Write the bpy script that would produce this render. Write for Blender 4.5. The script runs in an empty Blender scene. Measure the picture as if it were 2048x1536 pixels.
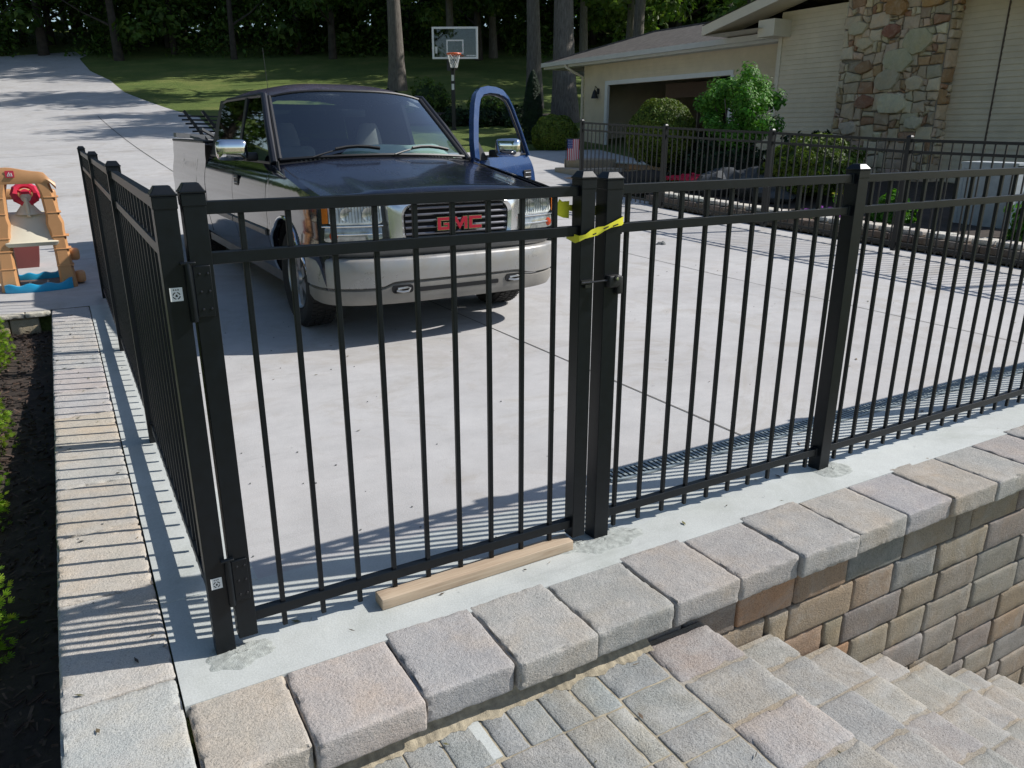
import bpy, math, random
from mathutils import Vector, Matrix, noise
random.seed(7)
R = math.radians
SC = bpy.context.scene
COL = SC.collection

# ---------------------------------------------------------------- camera
PITCH = 18.278; AX = 60.141
cx, cy, cz = -0.221, -2.073, 1.45
cam = bpy.data.cameras.new('camera'); cam.sensor_width = 36.0; cam.lens = 1535.0 / 2048.0 * 36.0
cam.clip_start = 0.05; cam.clip_end = 600
co = bpy.data.objects.new('camera', cam); COL.objects.link(co)
co.location = (cx, cy, cz)
co.rotation_euler = (R(90 - PITCH), 0, R(AX - 90))
SC.camera = co
HX, HY = math.cos(R(AX)), math.sin(R(AX))

# ---------------------------------------------------------------- light
SUN_AZ = (0.9563, -0.2924); SUN_EL = 40.3
w = bpy.data.worlds.new('World'); SC.world = w; w.use_nodes = True
nt = w.node_tree; bg = nt.nodes['Background']
sky = nt.nodes.new('ShaderNodeTexSky'); sky.sky_type = 'NISHITA'; sky.sun_disc = False
sky.sun_elevation = R(SUN_EL); sky.sun_rotation = math.atan2(SUN_AZ[0], SUN_AZ[1])
sky.air_density = 1.0; sky.dust_density = 0.6; sky.ozone_density = 1.5
nt.links.new(sky.outputs[0], bg.inputs[0]); bg.inputs[1].default_value = 0.118
sl = bpy.data.lights.new('sun', 'SUN'); sl.energy = 4.7; sl.angle = R(0.5); sl.color = (1.0, 0.965, 0.92)
so = bpy.data.objects.new('sun', sl); COL.objects.link(so)
sd = Vector((SUN_AZ[0] * math.cos(R(SUN_EL)), SUN_AZ[1] * math.cos(R(SUN_EL)), math.sin(R(SUN_EL))))
so.rotation_euler = sd.to_track_quat('Z', 'Y').to_euler(); so.location = (30, -10, 30)
SC.view_settings.view_transform = 'Standard'; SC.view_settings.look = 'None'
SC.view_settings.exposure = 0.12; SC.view_settings.gamma = 1.0
SC.cycles.max_bounces = 8; SC.cycles.transparent_max_bounces = 16

# ---------------------------------------------------------------- materials
class NT:
    def __init__(s, name):
        s.m = bpy.data.materials.new(name); s.m.use_nodes = True
        s.t = s.m.node_tree; s.b = s.t.nodes['Principled BSDF']
        s.tc = None
    def n(s, typ, **kw):
        x = s.t.nodes.new(typ)
        for k, v in kw.items(): setattr(x, k, v)
        return x
    def l(s, a, b): s.t.links.new(a, b)
    def coord(s):
        if not s.tc: s.tc = s.n('ShaderNodeTexCoord').outputs['Object']
        return s.tc
    def noise(s, scale, detail=4, rough=0.6, vec=None, dist=0.0):
        x = s.n('ShaderNodeTexNoise'); x.inputs['Scale'].default_value = scale; x.inputs['Detail'].default_value = detail
        x.inputs['Roughness'].default_value = rough; x.inputs['Distortion'].default_value = dist
        s.l(vec or s.coord(), x.inputs['Vector']); return x.outputs['Fac']
    def mapv(s, scale=(1, 1, 1), loc=(0, 0, 0), rot=(0, 0, 0)):
        x = s.n('ShaderNodeMapping'); x.inputs['Scale'].default_value = scale; x.inputs['Location'].default_value = loc
        x.inputs['Rotation'].default_value = rot
        s.l(s.coord(), x.inputs['Vector']); return x.outputs[0]
    def ramp(s, fac, stops, interp='LINEAR'):
        x = s.n('ShaderNodeValToRGB'); cr = x.color_ramp; cr.interpolation = interp
        while len(cr.elements) < len(stops): cr.elements.new(0.5)
        for e, (p, c) in zip(cr.elements, stops):
            e.position = p; e.color = (*c, 1) if len(c) == 3 else c
        s.l(fac, x.inputs[0]); return x.outputs[0]
    def mix(s, fac, a, b, mode='MIX'):
        x = s.n('ShaderNodeMix'); x.data_type = 'RGBA'; x.blend_type = mode
        if isinstance(fac, (int, float)): x.inputs[0].default_value = fac
        else: s.l(fac, x.inputs[0])
        for i, v in ((6, a), (7, b)):
            if isinstance(v, tuple): x.inputs[i].default_value = (*v[:3], 1)
            else: s.l(v, x.inputs[i])
        return x.outputs[2]
    def bump(s, h, strength=0.3, dist=0.01, prev=None):
        x = s.n('ShaderNodeBump'); x.inputs['Strength'].default_value = strength; x.inputs['Distance'].default_value = dist
        s.l(h, x.inputs['Height'])
        if prev is not None: s.l(prev, x.inputs['Normal'])
        return x.outputs[0]
    def attr(s, name='Col'):
        x = s.n('ShaderNodeAttribute'); x.attribute_name = name; return x.outputs['Color']
    def set(s, color=None, rough=None, metal=None, normal=None, **kw):
        for k, v in (('Base Color', color), ('Roughness', rough), ('Metallic', metal), ('Normal', normal)):
            if v is None: continue
            if isinstance(v, tuple): s.b.inputs[k].default_value = (*v[:3], 1)
            elif isinstance(v, (int, float)): s.b.inputs[k].default_value = v
            else: s.l(v, s.b.inputs[k])
        for k, v in kw.items(): s.b.inputs[k.replace('_', ' ')].default_value = v
        return s.m

def simple(name, color, rough=0.5, metal=0.0, var=0.12, scale=12.0, bump=0.0, **kw):
    a = NT(name)
    f = a.noise(scale, 5)
    d = tuple(c * (1 - var) for c in color); u = tuple(min(1, c * (1 + var)) for c in color)
    c = a.ramp(f, [(0.3, d), (0.7, u)])
    nrm = a.bump(a.noise(scale * 8, 3), bump, 0.004) if bump else None
    return a.set(c, rough, metal, nrm, **kw)

def concrete(name, c0, c1, stain=(0.30, 0.25, 0.18), joints=None, attr=False, fine=1.0, green=0.0):
    a = NT(name)
    big = a.noise(0.55, 6, 0.62, dist=0.6); med = a.noise(5.0, 6, 0.7); fin = a.noise(160, 3, 0.7)
    base = a.ramp(big, [(0.32, c0), (0.68, c1)])
    m2 = a.ramp(med, [(0.3, (0.86, 0.86, 0.86)), (0.7, (1.06, 1.06, 1.06))])
    base = a.mix(0.8, base, m2, 'MULTIPLY')
    f2 = a.ramp(fin, [(0.3, (0.8, 0.8, 0.8)), (0.62, (1.08, 1.08, 1.08))])
    base = a.mix(0.55 * fine, base, f2, 'MULTIPLY')
    sm = a.ramp(a.noise(1.1, 9, 0.75, dist=1.6), [(0.50, (0, 0, 0)), (0.72, (0.5, 0.5, 0.5))])
    pk = a.ramp(a.noise(0.8, 5, 0.7, a.mapv((1, 1, 1), (7, 3, 0))), [(0.45, (0, 0, 0)), (0.7, (0.15, 0.15, 0.15))])
    base = a.mix(pk, base, (c0[0] * 1.02, c0[1] * 0.93, c0[2] * 0.90))
    stk = a.ramp(a.noise(2.0, 7, 0.8, a.mapv((0.5, 3.5, 1), rot=(0, 0, 0.5))), [(0.56, (1, 1, 1)), (0.74, (0.80, 0.80, 0.80))])
    base = a.mix(0.8, base, stk, 'MULTIPLY')
    base = a.mix(sm, base, stain)
    v = a.n('ShaderNodeTexVoronoi'); v.inputs['Scale'].default_value = 9.0; a.l(a.coord(), v.inputs['Vector'])
    sp = a.ramp(v.outputs['Distance'], [(0.03, (1, 1, 1)), (0.06, (0, 0, 0))])
    gate = a.ramp(a.noise(2.2, 3), [(0.55, (0, 0, 0)), (0.6, (1, 1, 1))])
    sp = a.mix(1.0, sp, gate, 'MULTIPLY')
    base = a.mix(sp, base, tuple(x * 0.62 for x in c0))
    if attr:
        base = a.mix(1.0, base, a.attr(), 'MULTIPLY')
    n1 = a.bump(med, 0.15, 0.01); n2 = a.bump(fin, 0.25 * fine, 0.003, n1)
    a.set(base, 0.88, 0.0, n2)
    a.b.inputs['Specular IOR Level'].default_value = 0.25
    return a.m

def stone_mat(name, speck=0.6, bump=0.5, rough=0.92, blotch=0.5, c2=(0.75, 0.72, 0.66)):
    a = NT(name)
    col = a.attr()
    med = a.noise(14, 6, 0.75, dist=0.5)
    m = a.ramp(med, [(0.3, (0.78, 0.79, 0.80)), (0.5, (1, 1, 1)), (0.72, (1.18, 1.14, 1.07))])
    col = a.mix(blotch, col, m, 'MULTIPLY')
    f = a.noise(230, 2, 0.8)
    fm = a.ramp(f, [(0.30, (0.35, 0.35, 0.35)), (0.46, (1, 1, 1)), (0.7, (1.4, 1.4, 1.4))])
    v = a.n('ShaderNodeTexVoronoi'); v.inputs['Scale'].default_value = 95; a.l(a.coord(), v.inputs['Vector'])
    pits = a.ramp(v.outputs['Distance'], [(0.12, (0.35, 0.35, 0.35)), (0.24, (1, 1, 1))]); pg = a.ramp(a.noise(12, 3), [(0.42, (0, 0, 0)), (0.6, (1, 1, 1))])
    col = a.mix(a.mix(1.0, pg, (speck, speck, speck), 'MULTIPLY'), col, a.mix(1.0, col, pits, 'MULTIPLY'))
    col = a.mix(speck, col, fm, 'MULTIPLY')
    tv = a.ramp(a.noise(4.5, 4, 0.6, a.mapv((1, 1, 1), (5, 9, 2))), [(0.34, (0.93, 0.965, 0.99)), (0.5, (1, 1, 1)), (0.66, (1.07, 1.0, 0.92))])
    col = a.mix(0.85, col, tv, 'MULTIPLY')
    du = a.ramp(a.noise(5.0, 8, 0.8, dist=0.8), [(0.48, (0, 0, 0)), (0.72, (0.55, 0.55, 0.55))])
    col = a.mix(du, col, c2)
    n1 = a.bump(a.noise(60, 5, 0.8), bump, 0.005); n2 = a.bump(f, bump, 0.004, a.bump(v.outputs['Distance'], bump * 0.5, 0.003, n1))
    a.set(col, rough, 0, n2); a.b.inputs['Specular IOR Level'].default_value = 0.2
    return a.m

def leaf_mat(name, c0, c1, c2=None, trans=0.35, scale=3.0, rough=0.55):
    a = NT(name)
    geo = a.n('ShaderNodeObjectInfo')
    f = a.noise(scale, 3, 0.7)
    at = a.attr('Col')
    base = a.ramp(f, [(0.3, c0), (0.7, c1)] if c2 is None else [(0.25, c0), (0.5, c1), (0.78, c2)])
    base = a.mix(1.0, base, at, 'MULTIPLY')
    a.set(base, rough); a.b.inputs['Specular IOR Level'].default_value = 0.3
    tr = a.n('ShaderNodeBsdfTranslucent'); a.l(a.mix(1.0, base, (1.1, 1.25, 0.5), 'MULTIPLY'), tr.inputs[0])
    mx = a.n('ShaderNodeMixShader'); mx.inputs[0].default_value = trans
    a.l(a.b.outputs[0], mx.inputs[1]); a.l(tr.outputs[0], mx.inputs[2])
    out = [n for n in a.t.nodes if n.type == 'OUTPUT_MATERIAL'][0]
    a.l(mx.outputs[0], out.inputs[0])
    return a.m

def glass_mat(name, tint=(0.55, 0.65, 0.68), refl=1.0, ior=1.5):
    a = NT(name)
    gl = a.n('ShaderNodeBsdfGlossy'); gl.inputs['Roughness'].default_value = 0.02
    gl.inputs['Color'].default_value = (1, 1, 1, 1)
    tr = a.n('ShaderNodeBsdfTransparent'); tr.inputs[0].default_value = (*tint, 1)
    fr = a.n('ShaderNodeFresnel'); fr.inputs[0].default_value = ior
    mu = a.n('ShaderNodeMath', operation='MULTIPLY'); a.l(fr.outputs[0], mu.inputs[0]); mu.inputs[1].default_value = refl
    mx = a.n('ShaderNodeMixShader'); a.l(mu.outputs[0], mx.inputs[0]); a.l(tr.outputs[0], mx.inputs[1]); a.l(gl.outputs[0], mx.inputs[2])
    out = [n for n in a.t.nodes if n.type == 'OUTPUT_MATERIAL'][0]; a.l(mx.outputs[0], out.inputs[0])
    return a.m

M = {}
M['driveway'] = concrete('driveway_concrete', (0.455, 0.443, 0.43), (0.545, 0.532, 0.515))
M['strip'] = concrete('strip_concrete', (0.48, 0.50, 0.475), (0.58, 0.60, 0.57), stain=(0.34, 0.36, 0.31))
M['cap'] = stone_mat('cap_stone', 0.6, 0.65, c2=(0.54, 0.51, 0.47))
M['block'] = stone_mat('wall_block', 0.65, 0.8, c2=(0.40, 0.38, 0.35))
M['paver'] = stone_mat('paver_stone', 0.7, 0.8, c2=(0.56, 0.55, 0.52))
M['fence'] = simple('black_powder_coat', (0.0035, 0.0055, 0.008), 0.38, 0.0, 0.3, 30, 0.03)
M['fence'].node_tree.nodes['Principled BSDF'].inputs['Specular IOR Level'].default_value = 0.32
M['fence_far'] = simple('dark_powder_coat', (0.008, 0.009, 0.0095), 0.45, 0.0, 0.2, 20)
M['black'] = simple('black_plastic', (0.012, 0.012, 0.013), 0.5)
M['rubber'] = simple('tyre_rubber', (0.022, 0.021, 0.02), 0.85, 0, 0.3, 30, 0.2)
M['chrome'] = simple('chrome_metal', (0.72, 0.73, 0.74), 0.08, 1.0, 0.04, 5)
M['bolt'] = simple('bolt_metal', (0.25, 0.25, 0.25), 0.35, 1.0)
M['screw'] = simple('dark_screw', (.05, .05, .055), .3, .8)
M['rim'] = simple('rim_alloy', (0.45, 0.45, 0.44), 0.35, 0.9, 0.2, 9)
M['darkvoid'] = simple('dark_interior', (0.008, 0.008, 0.009), 0.9)
def paint(name, c, dustc=(0.16, 0.14, 0.12), dust=0.25, r0=.16, r1=.34):
    a = NT(name)
    f = a.ramp(a.noise(2.5, 7, 0.75, dist=0.8), [(0.5, (0, 0, 0)), (0.8, (dust, dust, dust))])
    col = a.mix(f, c, dustc)
    sp = a.ramp(a.noise(140, 1, 0.5), [(0.72, (0, 0, 0)), (0.76, (0.5, 0.5, 0.5))])
    col = a.mix(sp, col, dustc)
    rg = a.ramp(a.noise(6, 5, 0.7), [(0.3, (r0, r0, r0)), (0.75, (r1, r1, r1))])
    a.set(col, rg, 0.0); a.b.inputs['Coat Weight'].default_value = 0.5; a.b.inputs['Coat Roughness'].default_value = 0.06
    a.b.inputs['Specular IOR Level'].default_value = 0.5
    return a.m
M['paint'] = paint('navy_car_paint', (0.006, 0.008, 0.019), dust=0.06)
M['paint_side'] = paint('navy_side_paint', (0.005, 0.007, 0.016), (.10, .09, .08), dust=0.05, r0=.05, r1=.13)
M['pillar'] = simple('pillar_black', (.006, .007, .012), .5)
M['paint_roof'] = paint('sky_sheen_navy_roof', (0.085, 0.075, 0.115), (0.26, 0.19, 0.20), 0.55)  # sky reflection put into the roof colour as paler navy, plus dust
M['paint_door'] = paint('sunlit_navy_door', (0.011, 0.038, 0.12), dust=0.05)  # brighter copy of the truck's navy, sunlight put into its colour
a = NT('dirty_bumper_chrome')
f = a.ramp(a.noise(5, 7, 0.75, dist=1.0), [(0.42, (0, 0, 0)), (0.66, (0.75, 0.75, 0.75))])
a.set(a.mix(f, (0.34, 0.335, 0.325), (0.29, 0.265, 0.225)), a.ramp(a.noise(4, 6, 0.7), [(0.35, (0.22, 0.22, 0.22)), (0.65, (0.55, 0.55, 0.55))]), a.ramp(f, [(0, (0.45, 0.45, 0.45)), (0.75, (0.1, 0.1, 0.1))]))
M['bumper'] = a.m
M['valance'] = simple('grey_valance_plastic', (0.24, 0.225, 0.20), 0.55, 0.1, 0.2, 4)
M['filler'] = simple('pewter_filler_plastic', (0.11, 0.11, 0.108), 0.42, 0.3, 0.2, 4)
M['red'] = simple('red_badge', (0.36, 0.01, 0.03), 0.3)
M['amber'] = simple('amber_lens', (0.55, 0.13, 0.01), 0.15, 0, 0.15, 20, Coat_Weight=1.0)
M['lens'] = simple('lamp_lens', (0.62, 0.64, 0.60), 0.3, 0.0, 0.3, 16, Coat_Weight=1.0)
M['lens2'] = simple('lower_lamp_lens', (0.30, 0.31, 0.29), 0.15, 0.5, 0.4, 25, Coat_Weight=1.0)
M['glass'] = glass_mat('windshield_glass', (0.66, 0.80, 0.80), 2.8)
M['tint'] = glass_mat('tinted_side_glass', (0.02, 0.025, 0.025), 0.35)
M['doorglass'] = glass_mat('door_glass', (0.75, 0.8, 0.8), 1.0)
M['bb_glass'] = glass_mat('backboard_glass', (0.55, 0.62, 0.66), 1.6)
M['dashcloth'] = simple('pale_green_dash_cover', (0.78, 0.84, 0.70), 0.9, 0, 0.1, 6, 0.1)
M['seat'] = simple('grey_seat_cloth', (0.24, 0.23, 0.215), 0.9, 0, 0.1, 10, 0.1)
M['white'] = simple('white_paint', (0.74, 0.74, 0.72), 0.5, 0, 0.04, 6)
M['soffit'] = simple('soffit_trim', (0.60, 0.58, 0.53), 0.6, 0, 0.06, 3)
M['siding'] = simple('tan_siding', (0.70, 0.595, 0.43), 0.65, 0, 0.08, 2.5)
M['trimtan'] = simple('tan_trim', (0.70, 0.62, 0.48), 0.6, 0, 0.05, 4)
a = NT('roof_shingle'); br = a.n('ShaderNodeTexBrick'); a.l(a.coord(), br.inputs['Vector'])
br.inputs['Scale'].default_value = 3.2; br.inputs['Color1'].default_value = (0.065, 0.056, 0.047, 1); br.inputs['Color2'].default_value = (0.115, 0.10, 0.085, 1)
br.inputs['Mortar'].default_value = (0.05, 0.05, 0.05, 1); br.inputs['Mortar Size'].default_value = 0.01
a.set(a.mix(0.6, br.outputs[0], a.ramp(a.noise(60, 3), [(0.3, (0.6, 0.6, 0.6)), (0.7, (1.3, 1.3, 1.3))]), 'MULTIPLY'), 0.95)
M['shingle'] = a.m
a = NT('lumber_wood')
vec = a.mapv((1.2, 22, 22)); g1 = a.noise(3.0, 5, 0.6, vec, 0.8)
a.set(a.ramp(g1, [(0.25, (0.33, 0.23, 0.15)), (0.5, (0.47, 0.36, 0.25)), (0.8, (0.56, 0.45, 0.32))]), 0.8, 0, a.bump(g1, 0.2, 0.004))
M['wood'] = a.m
M['tan_plastic'] = simple('tan_plastic', (0.58, 0.30, 0.13), 0.45, 0, 0.06, 5, 0.02)
M['cream_plastic'] = simple('cream_plastic', (0.66, 0.61, 0.48), 0.45, 0, 0.05, 5, 0.02)
M['red_plastic'] = simple('red_plastic', (0.60, 0.03, 0.07), 0.35, 0, 0.05, 5)
M['blue_plastic'] = simple('blue_plastic', (0.02, 0.36, 0.62), 0.35, 0, 0.06, 5)
M['rose_plastic'] = simple('rose_plastic', (0.20, 0.055, 0.05), 0.5, 0, 0.06, 5)
M['tape'] = simple('yellow_tape', (0.80, 0.74, 0.05), 0.3, 0, 0.08, 30)
M['rock'] = simple('grey_rock', (0.16, 0.165, 0.16), 0.9, 0, 0.4, 6, 0.6)
M['darkrock'] = simple('dark_boulder', (.07, .075, .08), .9, 0, .4, 6, .6)
M['palerock'] = simple('pale_rock', (0.42, 0.41, 0.37), 0.9, 0, 0.3, 12, 0.6)
M['soil'] = simple('dark_soil', (0.045, 0.032, 0.024), 0.95, 0, 0.5, 9, 0.8)
a = NT('mulch_chips'); a.set(a.mix(1.0, a.attr(), a.ramp(a.noise(40, 3), [(0.3, (0.6, 0.6, 0.6)), (0.7, (1.4, 1.4, 1.4))]), 'MULTIPLY'), 0.9)
M['mulch'] = a.m
a = NT('bark'); vec = a.mapv((9, 9, 1.2)); g1 = a.noise(2.5, 6, 0.75, vec, 0.5)
a.set(a.ramp(g1, [(0.3, (0.06, 0.05, 0.042)), (0.55, (0.17, 0.15, 0.13)), (0.8, (0.27, 0.25, 0.21))]), 0.95, 0, a.bump(g1, 1.0, 0.05))
M['bark'] = a.m
a = NT('lawn_grass')
g0 = a.noise(0.35, 6, 0.7); g1 = a.noise(9, 6, 0.8); g2 = a.noise(60, 3, 0.8)
c = a.ramp(g0, [(0.3, (0.08, 0.13, 0.022)), (0.5, (0.13, 0.18, 0.035)), (0.7, (0.23, 0.24, 0.07))])
c = a.mix(0.8, c, a.ramp(g1, [(0.3, (0.6, 0.62, 0.55)), (0.7, (1.3, 1.3, 1.2))]), 'MULTIPLY')
c = a.mix(0.7, c, a.ramp(g2, [(0.3, (0.5, 0.5, 0.5)), (0.7, (1.5, 1.5, 1.4))]), 'MULTIPLY')
a.set(c, 0.9, 0, a.bump(g2, 0.8, 0.06, a.bump(g1, 0.5, 0.1)))
M['lawn'] = a.m
M['leaf_forest'] = leaf_mat('forest_leaf', (0.035, 0.07, 0.016), (0.09, 0.16, 0.035), (0.16, 0.24, 0.065), 0.45, 0.4)
M['leaf_light'] = leaf_mat('sunny_leaf', (0.05, 0.10, 0.02), (0.09, 0.15, 0.035), (0.13, 0.19, 0.05), 0.4, 0.6)
M['leaf_ball'] = leaf_mat('boxwood_leaf', (0.07, 0.12, 0.015), (0.15, 0.20, 0.03), None, 0.25, 2)
M['leaf_shrub'] = leaf_mat('shrub_leaf', (0.06, 0.19, 0.02), (0.13, 0.30, 0.045), None, 0.35, 1.5)
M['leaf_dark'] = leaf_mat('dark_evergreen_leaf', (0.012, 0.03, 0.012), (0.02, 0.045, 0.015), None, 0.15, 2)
M['leaf_arb'] = leaf_mat('arborvitae_leaf', (0.20, 0.34, 0.03), (0.34, 0.50, 0.06), None, 0.4, 6)
M['petal_red'] = simple('red_petal', (0.7, 0.01, 0.05), 0.6)
M['petal_purple'] = simple('purple_petal', (0.35, 0.03, 0.42), 0.6)
M['petal_yellow'] = simple('yellow_petal', (0.75, 0.65, 0.03), 0.6)

# ---------------------------------------------------------------- mesh helpers
class MB:
    def __init__(s): s.v = []; s.f = []; s.c = []
    def add(s, vs, fs, c=(1, 1, 1)):
        o = len(s.v); s.v.extend([tuple(p) for p in vs])
        for f in fs: s.f.append([i + o for i in f]); s.c.append(c)
        return s
    def box(s, x0, x1, y0, y1, z0, z1, c=(1, 1, 1), mat=None):
        vs = [Vector(p) for p in ((x0, y0, z0), (x1, y0, z0), (x1, y1, z0), (x0, y1, z0), (x0, y0, z1), (x1, y0, z1), (x1, y1, z1), (x0, y1, z1))]
        if mat is not None: vs = [mat @ p for p in vs]
        return s.add(vs, [(0, 3, 2, 1), (4, 5, 6, 7), (0, 1, 5, 4), (1, 2, 6, 5), (2, 3, 7, 6), (3, 0, 4, 7)], c)
    def bar(s, p0, p1, wx, wz, up=(0, 0, 1), c=(1, 1, 1)):
        p0, p1 = Vector(p0), Vector(p1); d = (p1 - p0); L = d.length; d.normalize()
        u = Vector(up)
        if abs(d.dot(u)) > 0.99: u = Vector((0, 1, 0))
        r = d.cross(u).normalized(); u = r.cross(d).normalized()
        m = Matrix(((r.x, d.x, u.x, p0.x), (r.y, d.y, u.y, p0.y), (r.z, d.z, u.z, p0.z), (0, 0, 0, 1)))
        return s.box(-wx / 2, wx / 2, 0, L, -wz / 2, wz / 2, c, m)
    def tube(s, path, rad, n=10, cap=True, c=(1, 1, 1)):
        P = [Vector(p) for p in path]; rings = []
        rads = rad if isinstance(rad, (list, tuple)) else [rad] * len(P)
        pu = None
        for i, p in enumerate(P):
            d = (P[min(i + 1, len(P) - 1)] - P[max(i - 1, 0)]).normalized()
            if pu is None:
                pu = Vector((0, 0, 1)) if abs(d.z) < 0.9 else Vector((1, 0, 0))
            r = d.cross(pu).normalized(); u = r.cross(d).normalized(); pu = u
            rings.append([p + (r * math.cos(2 * math.pi * k / n) + u * math.sin(2 * math.pi * k / n)) * rads[i] for k in range(n)])
        return s.loft(rings, True, cap, c)
    def loft(s, rings, closed=True, cap=False, c=(1, 1, 1)):
        n = len(rings[0]); vs = [p for r in rings for p in r]; fs = []
        for i in range(len(rings) - 1):
            for k in range(n if closed else n - 1):
                k2 = (k + 1) % n
                fs.append((i * n + k, i * n + k2, (i + 1) * n + k2, (i + 1) * n + k))
        if cap:
            fs.append(tuple(reversed(range(n)))); fs.append(tuple((len(rings) - 1) * n + k for k in range(n)))
        return s.add(vs, fs, c)
    def lathe(s, prof, origin=(0, 0, 0), axis='Z', n=24, c=(1, 1, 1)):
        o = Vector(origin); rings = []
        for r, h in prof:
            ring = []
            for k in range(n):
                a = 2 * math.pi * k / n; x, y = r * math.cos(a), r * math.sin(a)
                ring.append(o + {'Z': Vector((x, y, h)), 'X': Vector((h, x, y)), 'Y': Vector((x, h, y))}[axis])
            rings.append(ring)
        return s.loft(rings, True, False, c)
    def prism(s, pts, d, c=(1, 1, 1)):
        P = [Vector(p) for p in pts]; D = Vector(d); n = len(P)
        return s.add(P + [p + D for p in P], [tuple(reversed(range(n))), tuple(range(n, 2 * n))] + [(i, (i + 1) % n, n + (i + 1) % n, n + i) for i in range(n)], c)
    def grid(s, fn, nu, nv, c=(1, 1, 1), flip=False):
        vs = [fn(i / nu, j / nv) for j in range(nv + 1) for i in range(nu + 1)]; fs = []
        for j in range(nv):
            for i in range(nu):
                a = j * (nu + 1) + i; q = (a, a + 1, a + nu + 2, a + nu + 1)
                fs.append(tuple(reversed(q)) if flip else q)
        return s.add(vs, fs, c)
    def rblock(s, ctr, size, r=0.012, res=0.03, amp=0.0025, freq=18, c=(1, 1, 1), mat=None, chip=0.0, rot=0.0, jit=None):
        hx, hy, hz = size[0] / 2, size[1] / 2, size[2] / 2
        sd = random.random() * 100; key = {}; vs = []; fs = []
        dims = (hx, hy, hz)
        def seg(h):
            n = max(1, int(round(2 * (h - r) / res))); L = [-h, -h + r * 0.35, -h + r]
            L += [-h + r + (2 * h - 2 * r) * i / n for i in range(1, n)]
            return L + [h - r, h - r * 0.35, h]
        S = [seg(h) for h in dims]
        C = Vector(ctr); cr, sr = math.cos(rot), math.sin(rot)
        def vert(p):
            q = tuple(round(x, 5) for x in p)
            if q in key: return key[q]
            inner = Vector([max(-d + r, min(d - r, x)) for x, d in zip(p, dims)])
            dl = Vector(p) - inner
            if dl.length > 1e-9:
                nn = sum(1 for x in dl if abs(x) > 1e-7)
                if nn > 1: dl = dl.normalized() * r * (1.0 if nn == 2 else 1.0) if dl.length > r else dl
            o = inner + dl
            nv = noise.noise_vector(Vector((o.x * freq * 1.6 + sd, o.y * freq * 1.6, o.z * freq * 1.6))) * amp * .6
            nv += noise.noise_vector(Vector((o.x * freq * .3 + sd, o.y * freq * .3, o.z * freq * .3))) * amp * .5
            if chip and dl.length > r * 0.9 and sum(1 for x in dl if abs(x) > 1e-7) > 1:
                k = noise.noise(Vector((o.x * 25 + sd, o.y * 25, o.z * 25)))
                if k > 0.1: nv -= dl.normalized() * chip * (k - 0.1) * 3
            o = o + nv
            o = Vector((o.x * cr - o.y * sr, o.x * sr + o.y * cr, o.z)) + C
            if mat is not None: o = mat @ o
            key[q] = len(vs); vs.append(o); return key[q]
        for ax in range(3):
            b, d = (ax + 1) % 3, (ax + 2) % 3
            for sg in (-1, 1):
                for i in range(len(S[b]) - 1):
                    for j in range(len(S[d]) - 1):
                        qs = []
                        for (ii, jj) in ((i, j), (i + 1, j), (i + 1, j + 1), (i, j + 1)):
                            p = [0, 0, 0]; p[ax] = sg * dims[ax]; p[b] = S[b][ii]; p[d] = S[d][jj]; qs.append(vert(p))
                        if sg < 0: qs.reverse()
                        fs.append(qs)
        return s.add(vs, fs, c)
    def build(s, name, mat, parent=None, smooth=True, col=False, angle=0.6):
        me = bpy.data.meshes.new(name); me.from_pydata(s.v, [], s.f); me.update()
        if isinstance(mat, (list, tuple)):
            for m_ in mat: me.materials.append(m_)
        else: me.materials.append(mat)
        if col:
            ca = me.color_attributes.new('Col', 'FLOAT_COLOR', 'CORNER'); buf = []
            for f, c in zip(s.f, s.c): buf.extend([c[0], c[1], c[2], 1.0] * len(f))
            ca.data.foreach_set('color', buf)
        if smooth:
            me.polygons.foreach_set('use_smooth', [True] * len(me.polygons))
            try: me.set_sharp_from_angle(angle=angle)
            except Exception: pass
        o = bpy.data.objects.new(name, me); COL.objects.link(o)
        if parent: o.parent = parent
        return o

def empty(name, loc=(0, 0, 0), rz=0.0):
    o = bpy.data.objects.new(name, None); o.location = loc; o.rotation_euler = (0, 0, rz); COL.objects.link(o)
    o.empty_display_size = 0.2; return o
def tag(o, label=None, cat=None, group=None, kind=None):
    if label: o['label'] = label
    if cat: o['category'] = cat
    if group: o['group'] = group
    if kind: o['kind'] = kind
    return o
def dup(o, parent=None, **kw):
    c = o.copy(); COL.objects.link(c); c.parent = parent
    for ch in o.children: dup(ch, c)
    return c

def h(x, y):
    s = (x - cx) * HX + (y - cy) * HY
    return 0.005 * max(0.0, min(s, 75.0) - 6.0) ** 1.8
def depth(x, y): return (x - cx) * HX + (y - cy) * HY

# ---------------------------------------------------------------- terrain
def lin(a, b, n): return [a + (b - a) * i / n for i in range(n)]
xs = lin(-120, -30, 9) + lin(-30, -3, 18) + lin(-3, -0.45, 5) + [-0.32, -0.30] + lin(-0.2, 12, 24) + lin(12, 45, 40) + lin(45, 160, 14) + [160]
ys = lin(-120, -10, 8) + lin(-10, -0.6, 8) + [-0.45, -0.32, -0.30] + lin(-0.2, 5.0, 10) + [5.40, 5.43] + lin(6, 20, 24) + lin(20, 66, 52) + lin(66, 220, 20) + [220]
def gz(x, y):
    if y < -0.31 and x > -0.31: return -2.4
    if x < -0.31 and y < 5.41: return -0.47
    return h(x, y) - 0.035
mb = MB()
vs = [(x, y, gz(x, y) + (0.05 * noise.noise(Vector((x * .3, y * .3, 0))) if depth(x, y) > 24 else 0)) for y in ys for x in xs]
nx = len(xs); fs = [(j * nx + i, j * nx + i + 1, (j + 1) * nx + i + 1, (j + 1) * nx + i) for j in range(len(ys) - 1) for i in range(nx - 1)]
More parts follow.
